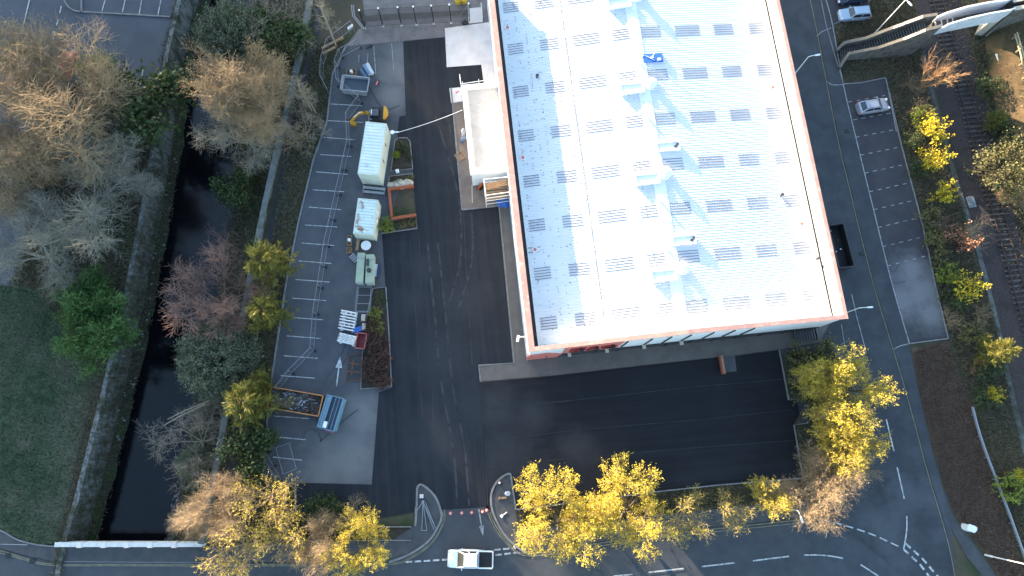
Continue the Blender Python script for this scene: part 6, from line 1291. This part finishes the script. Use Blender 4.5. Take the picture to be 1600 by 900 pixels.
g_a = M('grass_blade', (.022, .07, .026), (.13, .175, .10), .9, .9, (.21, .20, .14), .14, .46, .66, rand=(.17, .21, .13), lo=.42, hi=.60, patches=((.26, .235, .17), ((132, 640, 4), (122, 710, 4.5), (108, 575, 3), (85, 800, 4), (55, 560, 1.8), (40, 690, 1.5), (20, 780, 2)))); g_dry = M('dry_blade', (.15, .12, .08), (.10, .082, .055), .5, .9, rand=(.21, .17, .115)); g_mix = M('scrub_leaf', (.055, .078, .03), (.14, .11, .07), .25, .9, rand=(.14, .12, .075)); g_heath = M('heath_sprig', (.10, .055, .042), (.145, .095, .065), .5, .9, (.22, .175, .12), .25, .55, .75, rand=(.16, .115, .085)); g_gold = M('golden_blade', (.26, .165, .075), (.09, .085, .035), .35, .9, rand=(.30, .21, .10))
field = [(0, 445), (60, 455), (105, 520), (150, 580), (140, 640), (125, 700), (112, 760), (92, 845), (70, 850), (28, 838), (0, 820)]
scatter('grass_field_blades', [field], 60000, .13, .30, g_a, .02, 3, lean=.7)
scatter('dry_grass', [[(112, 520), (160, 530), (176, 540), (164, 600), (149, 660), (133, 720), (118, 780), (98, 840), (92, 835), (110, 770), (122, 700), (130, 630), (140, 580)]], 9000, .09, .30, g_dry, .02, 4, lean=.8)
park = [(0, 300), (40, 330), (40, 390), (20, 440), (60, 452), (105, 515), (180, 535), (198, 440), (220, 330), (240, 210), (250, 135), (238, 148), (170, 140), (120, 130), (60, 190), (0, 240)]
scatter('woodland_undergrowth', [park], 26000, .16, .35, g_mix, .02, 5, lean=.9)
faA = np.array([p[:2] for p in resample(floodL, 200)]); wbA = np.array([p[:2] for p in resample(wr, 200)])
rng_ = np.random.default_rng(8); ii = rng_.integers(0, 200, 30000); tt = rng_.uniform(0.02, .97, 30000); QB = faA[ii]*(1-tt[:, None])+wbA[ii]*tt[:, None]+rng_.normal(size=(30000, 2))*.3; ZB = (WZ-.2)*tt**1.15+.05
def blades(name, Q, Z, size, hgt, mat, lean, seed):
    rng = np.random.default_rng(seed); m = len(Q); B = np.c_[Q, Z]; D = np.c_[rng.normal(size=(m, 2))*lean, np.ones(m)]; D /= np.linalg.norm(D, axis=1)[:, None]; X = np.cross(D, rng.normal(size=(m, 3))); X /= np.linalg.norm(X, axis=1)[:, None]; ln_ = hgt*rng.uniform(.5, 1.4, (m, 1)); wd = size*rng.uniform(.6, 1.3, (m, 1))
    return tag(link(name, np_mesh(name, np.stack([B-X*wd*.3, B+X*wd*.3, B+D*ln_*.7+X*wd*.4, B+D*ln_-X*wd*.1], 1).reshape(-1, 3), np.arange(m*4).reshape(-1, 4), [mat])), kind='stuff')
blades('bank_undergrowth', QB, ZB, .16, .45, g_mix, .9, 9)
wlA = np.array([p[:2] for p in resample(wallL, 200)]); ii = rng_.integers(0, 200, 7000); tt = rng_.uniform(.7, 1.9, 7000); blades('wall_foot_weeds', wlA[ii]+np.c_[tt, rng_.normal(size=7000)*.3], -3.1-(tt-.6)*.75, .12, .30, g_mix, .9, 10)
ii = rng_.integers(90, 200, 9000); tt = rng_.uniform(0, 1, 9000); blades('wall_ivy', wlA[ii]+np.c_[.5+tt*.28, rng_.normal(size=9000)*.3], .3-tt*3.6, .16, .34, g_mix, 1.5, 19)
ii = rng_.integers(40, 200, 5000); blades('wall_top_grass', wlA[ii]+np.c_[rng_.uniform(-.5, .5, 5000), rng_.normal(size=5000)*.3], np.full(5000, .1), .12, .5, g_mix, 1.0, 20)
hedge = [(512, 62), (538, 66), (520, 112), (509, 190), (488, 250), (464, 350), (444, 450), (429, 550), (418, 625), (412, 700), (408, 742), (460, 758), (460, 800), (610, 842), (480, 846), (340, 846), (358, 770), (374, 690), (388, 600), (403, 500), (418, 420), (432, 330), (447, 250), (464, 175), (480, 120), (495, 75)]
scatter('hedge_undergrowth', [hedge], 26000, .15, .42, g_mix, .02, 6, lean=.9)
verge = [(1303, 45), (1360, 25), (1362, -40), (1420, -40), (1428, 0), (1440, 70), (1450, 130), (1470, 195), (1500, 300), (1522, 400), (1545, 470), (1570, 560), (1590, 650), (1602, 740), (1602, 900), (1594, 868), (1570, 800), (1545, 725), (1520, 640), (1502, 590), (1484, 532), (1464, 447), (1445, 357), (1410, 225), (1385, 120), (1318, 128)]
scatter('railway_verge_growth', [verge], 32000, .15, .34, g_mix, .02, 7, lean=.9)
scatter('railway_verge_dry_grass', [verge], 24000, .08, .40, g_dry, .02, 17, lean=.9)
scatter('heath_sprigs', [[(1426, 546), (1480, 536), (1500, 592), (1517, 645), (1539, 715), (1567, 800), (1591, 870), (1602, 905), (1560, 903), (1541, 866), (1513, 832), (1491, 800), (1479, 770), (1463, 715), (1446, 650), (1434, 595)]], 24000, .10, .24, g_heath, .05, 11, lean=1.0)
far_ = [(1504, 0), (1560, 60), (1575, 150), (1592, 230), (1602, 300), (1602, 395), (1588, 345), (1557, 220), (1530, 120)]
scatter('far_verge_growth', [far_], 9000, .15, .4, g_mix, .02, 12, lean=.9)
sb_ = [(1304, 548), (1345, 560), (1398, 640), (1386, 760), (1300, 786), (1270, 778), (1100, 795), (1000, 806), (900, 820), (818, 818), (808, 798), (900, 788), (1010, 773), (1120, 761), (1256, 750), (1242, 666), (1262, 660), (1262, 624), (1234, 623), (1220, 550)]
scatter('bed_undergrowth', [[(1222, 552), (1300, 545), (1330, 600), (1320, 700), (1290, 775), (1258, 748), (1244, 668), (1264, 660), (1264, 624), (1236, 622)], [(808, 798), (900, 788), (1010, 773), (1120, 761), (1256, 750), (1265, 776), (1100, 795), (1000, 806), (900, 820), (818, 818)]], 12000, .15, .30, g_mix, .02, 13, lean=.9)
pz = G(1575, 130, 3.1); PG = [(pz[0]-1.5, pz[1]-28), (pz[0]+28, pz[1]-28), (pz[0]+28, pz[1]+40), (pz[0]-6, pz[1]+40)]
def zbank(Q):
    xe = np.interp(Q[:, 1], [G(*p)[1] for p in ex[::-1]], [G(*p)[0] for p in ex[::-1]]); return np.interp(Q[:, 0]-xe, (-2.2, 0, 3, 40), (0, 2.2, 3.0, 3.4))
scatter('golden_bank_grass', [PG], 16000, .10, .32, g_gold, 0, 14, True, zbank, 1.0)
# litter: leaves, stones and scraps on the hard ground, river stones, pale driftwood bits
rng_ = np.random.default_rng(15)
st_ = MB(); ri = random.Random(15)
for k in range(130):
    y = ri.uniform(760, 848); x = np.interp(y, (760, 848), (283, 262))+ri.gauss(3, 5); p = G(x, y, WZ+.05); s_ = ri.uniform(.10, .32); st_.box((p[0], p[1], WZ+.08), (s_*1.3, s_, s_*.7), ri.uniform(0, 3), tilt=('X', ri.uniform(-.5, .5)))
tag(st_.build('river_stones', m_yardn), kind='stuff')
st_ = MB()
for k in range(70):
    y = ri.uniform(230, 720); p = G(np.interp(y, [q[1] for q in WALL_PX], [q[0] for q in WALL_PX])+ri.uniform(24, 46), y, -2.9); s_ = ri.uniform(.08, .22); st_.box((p[0], p[1], -2.9), (s_*1.5, s_, s_*.6), ri.uniform(0, 3), tilt=('X', ri.uniform(-.5, .5)))
tag(st_.build('wall_foot_stones', m_coping), kind='stuff')
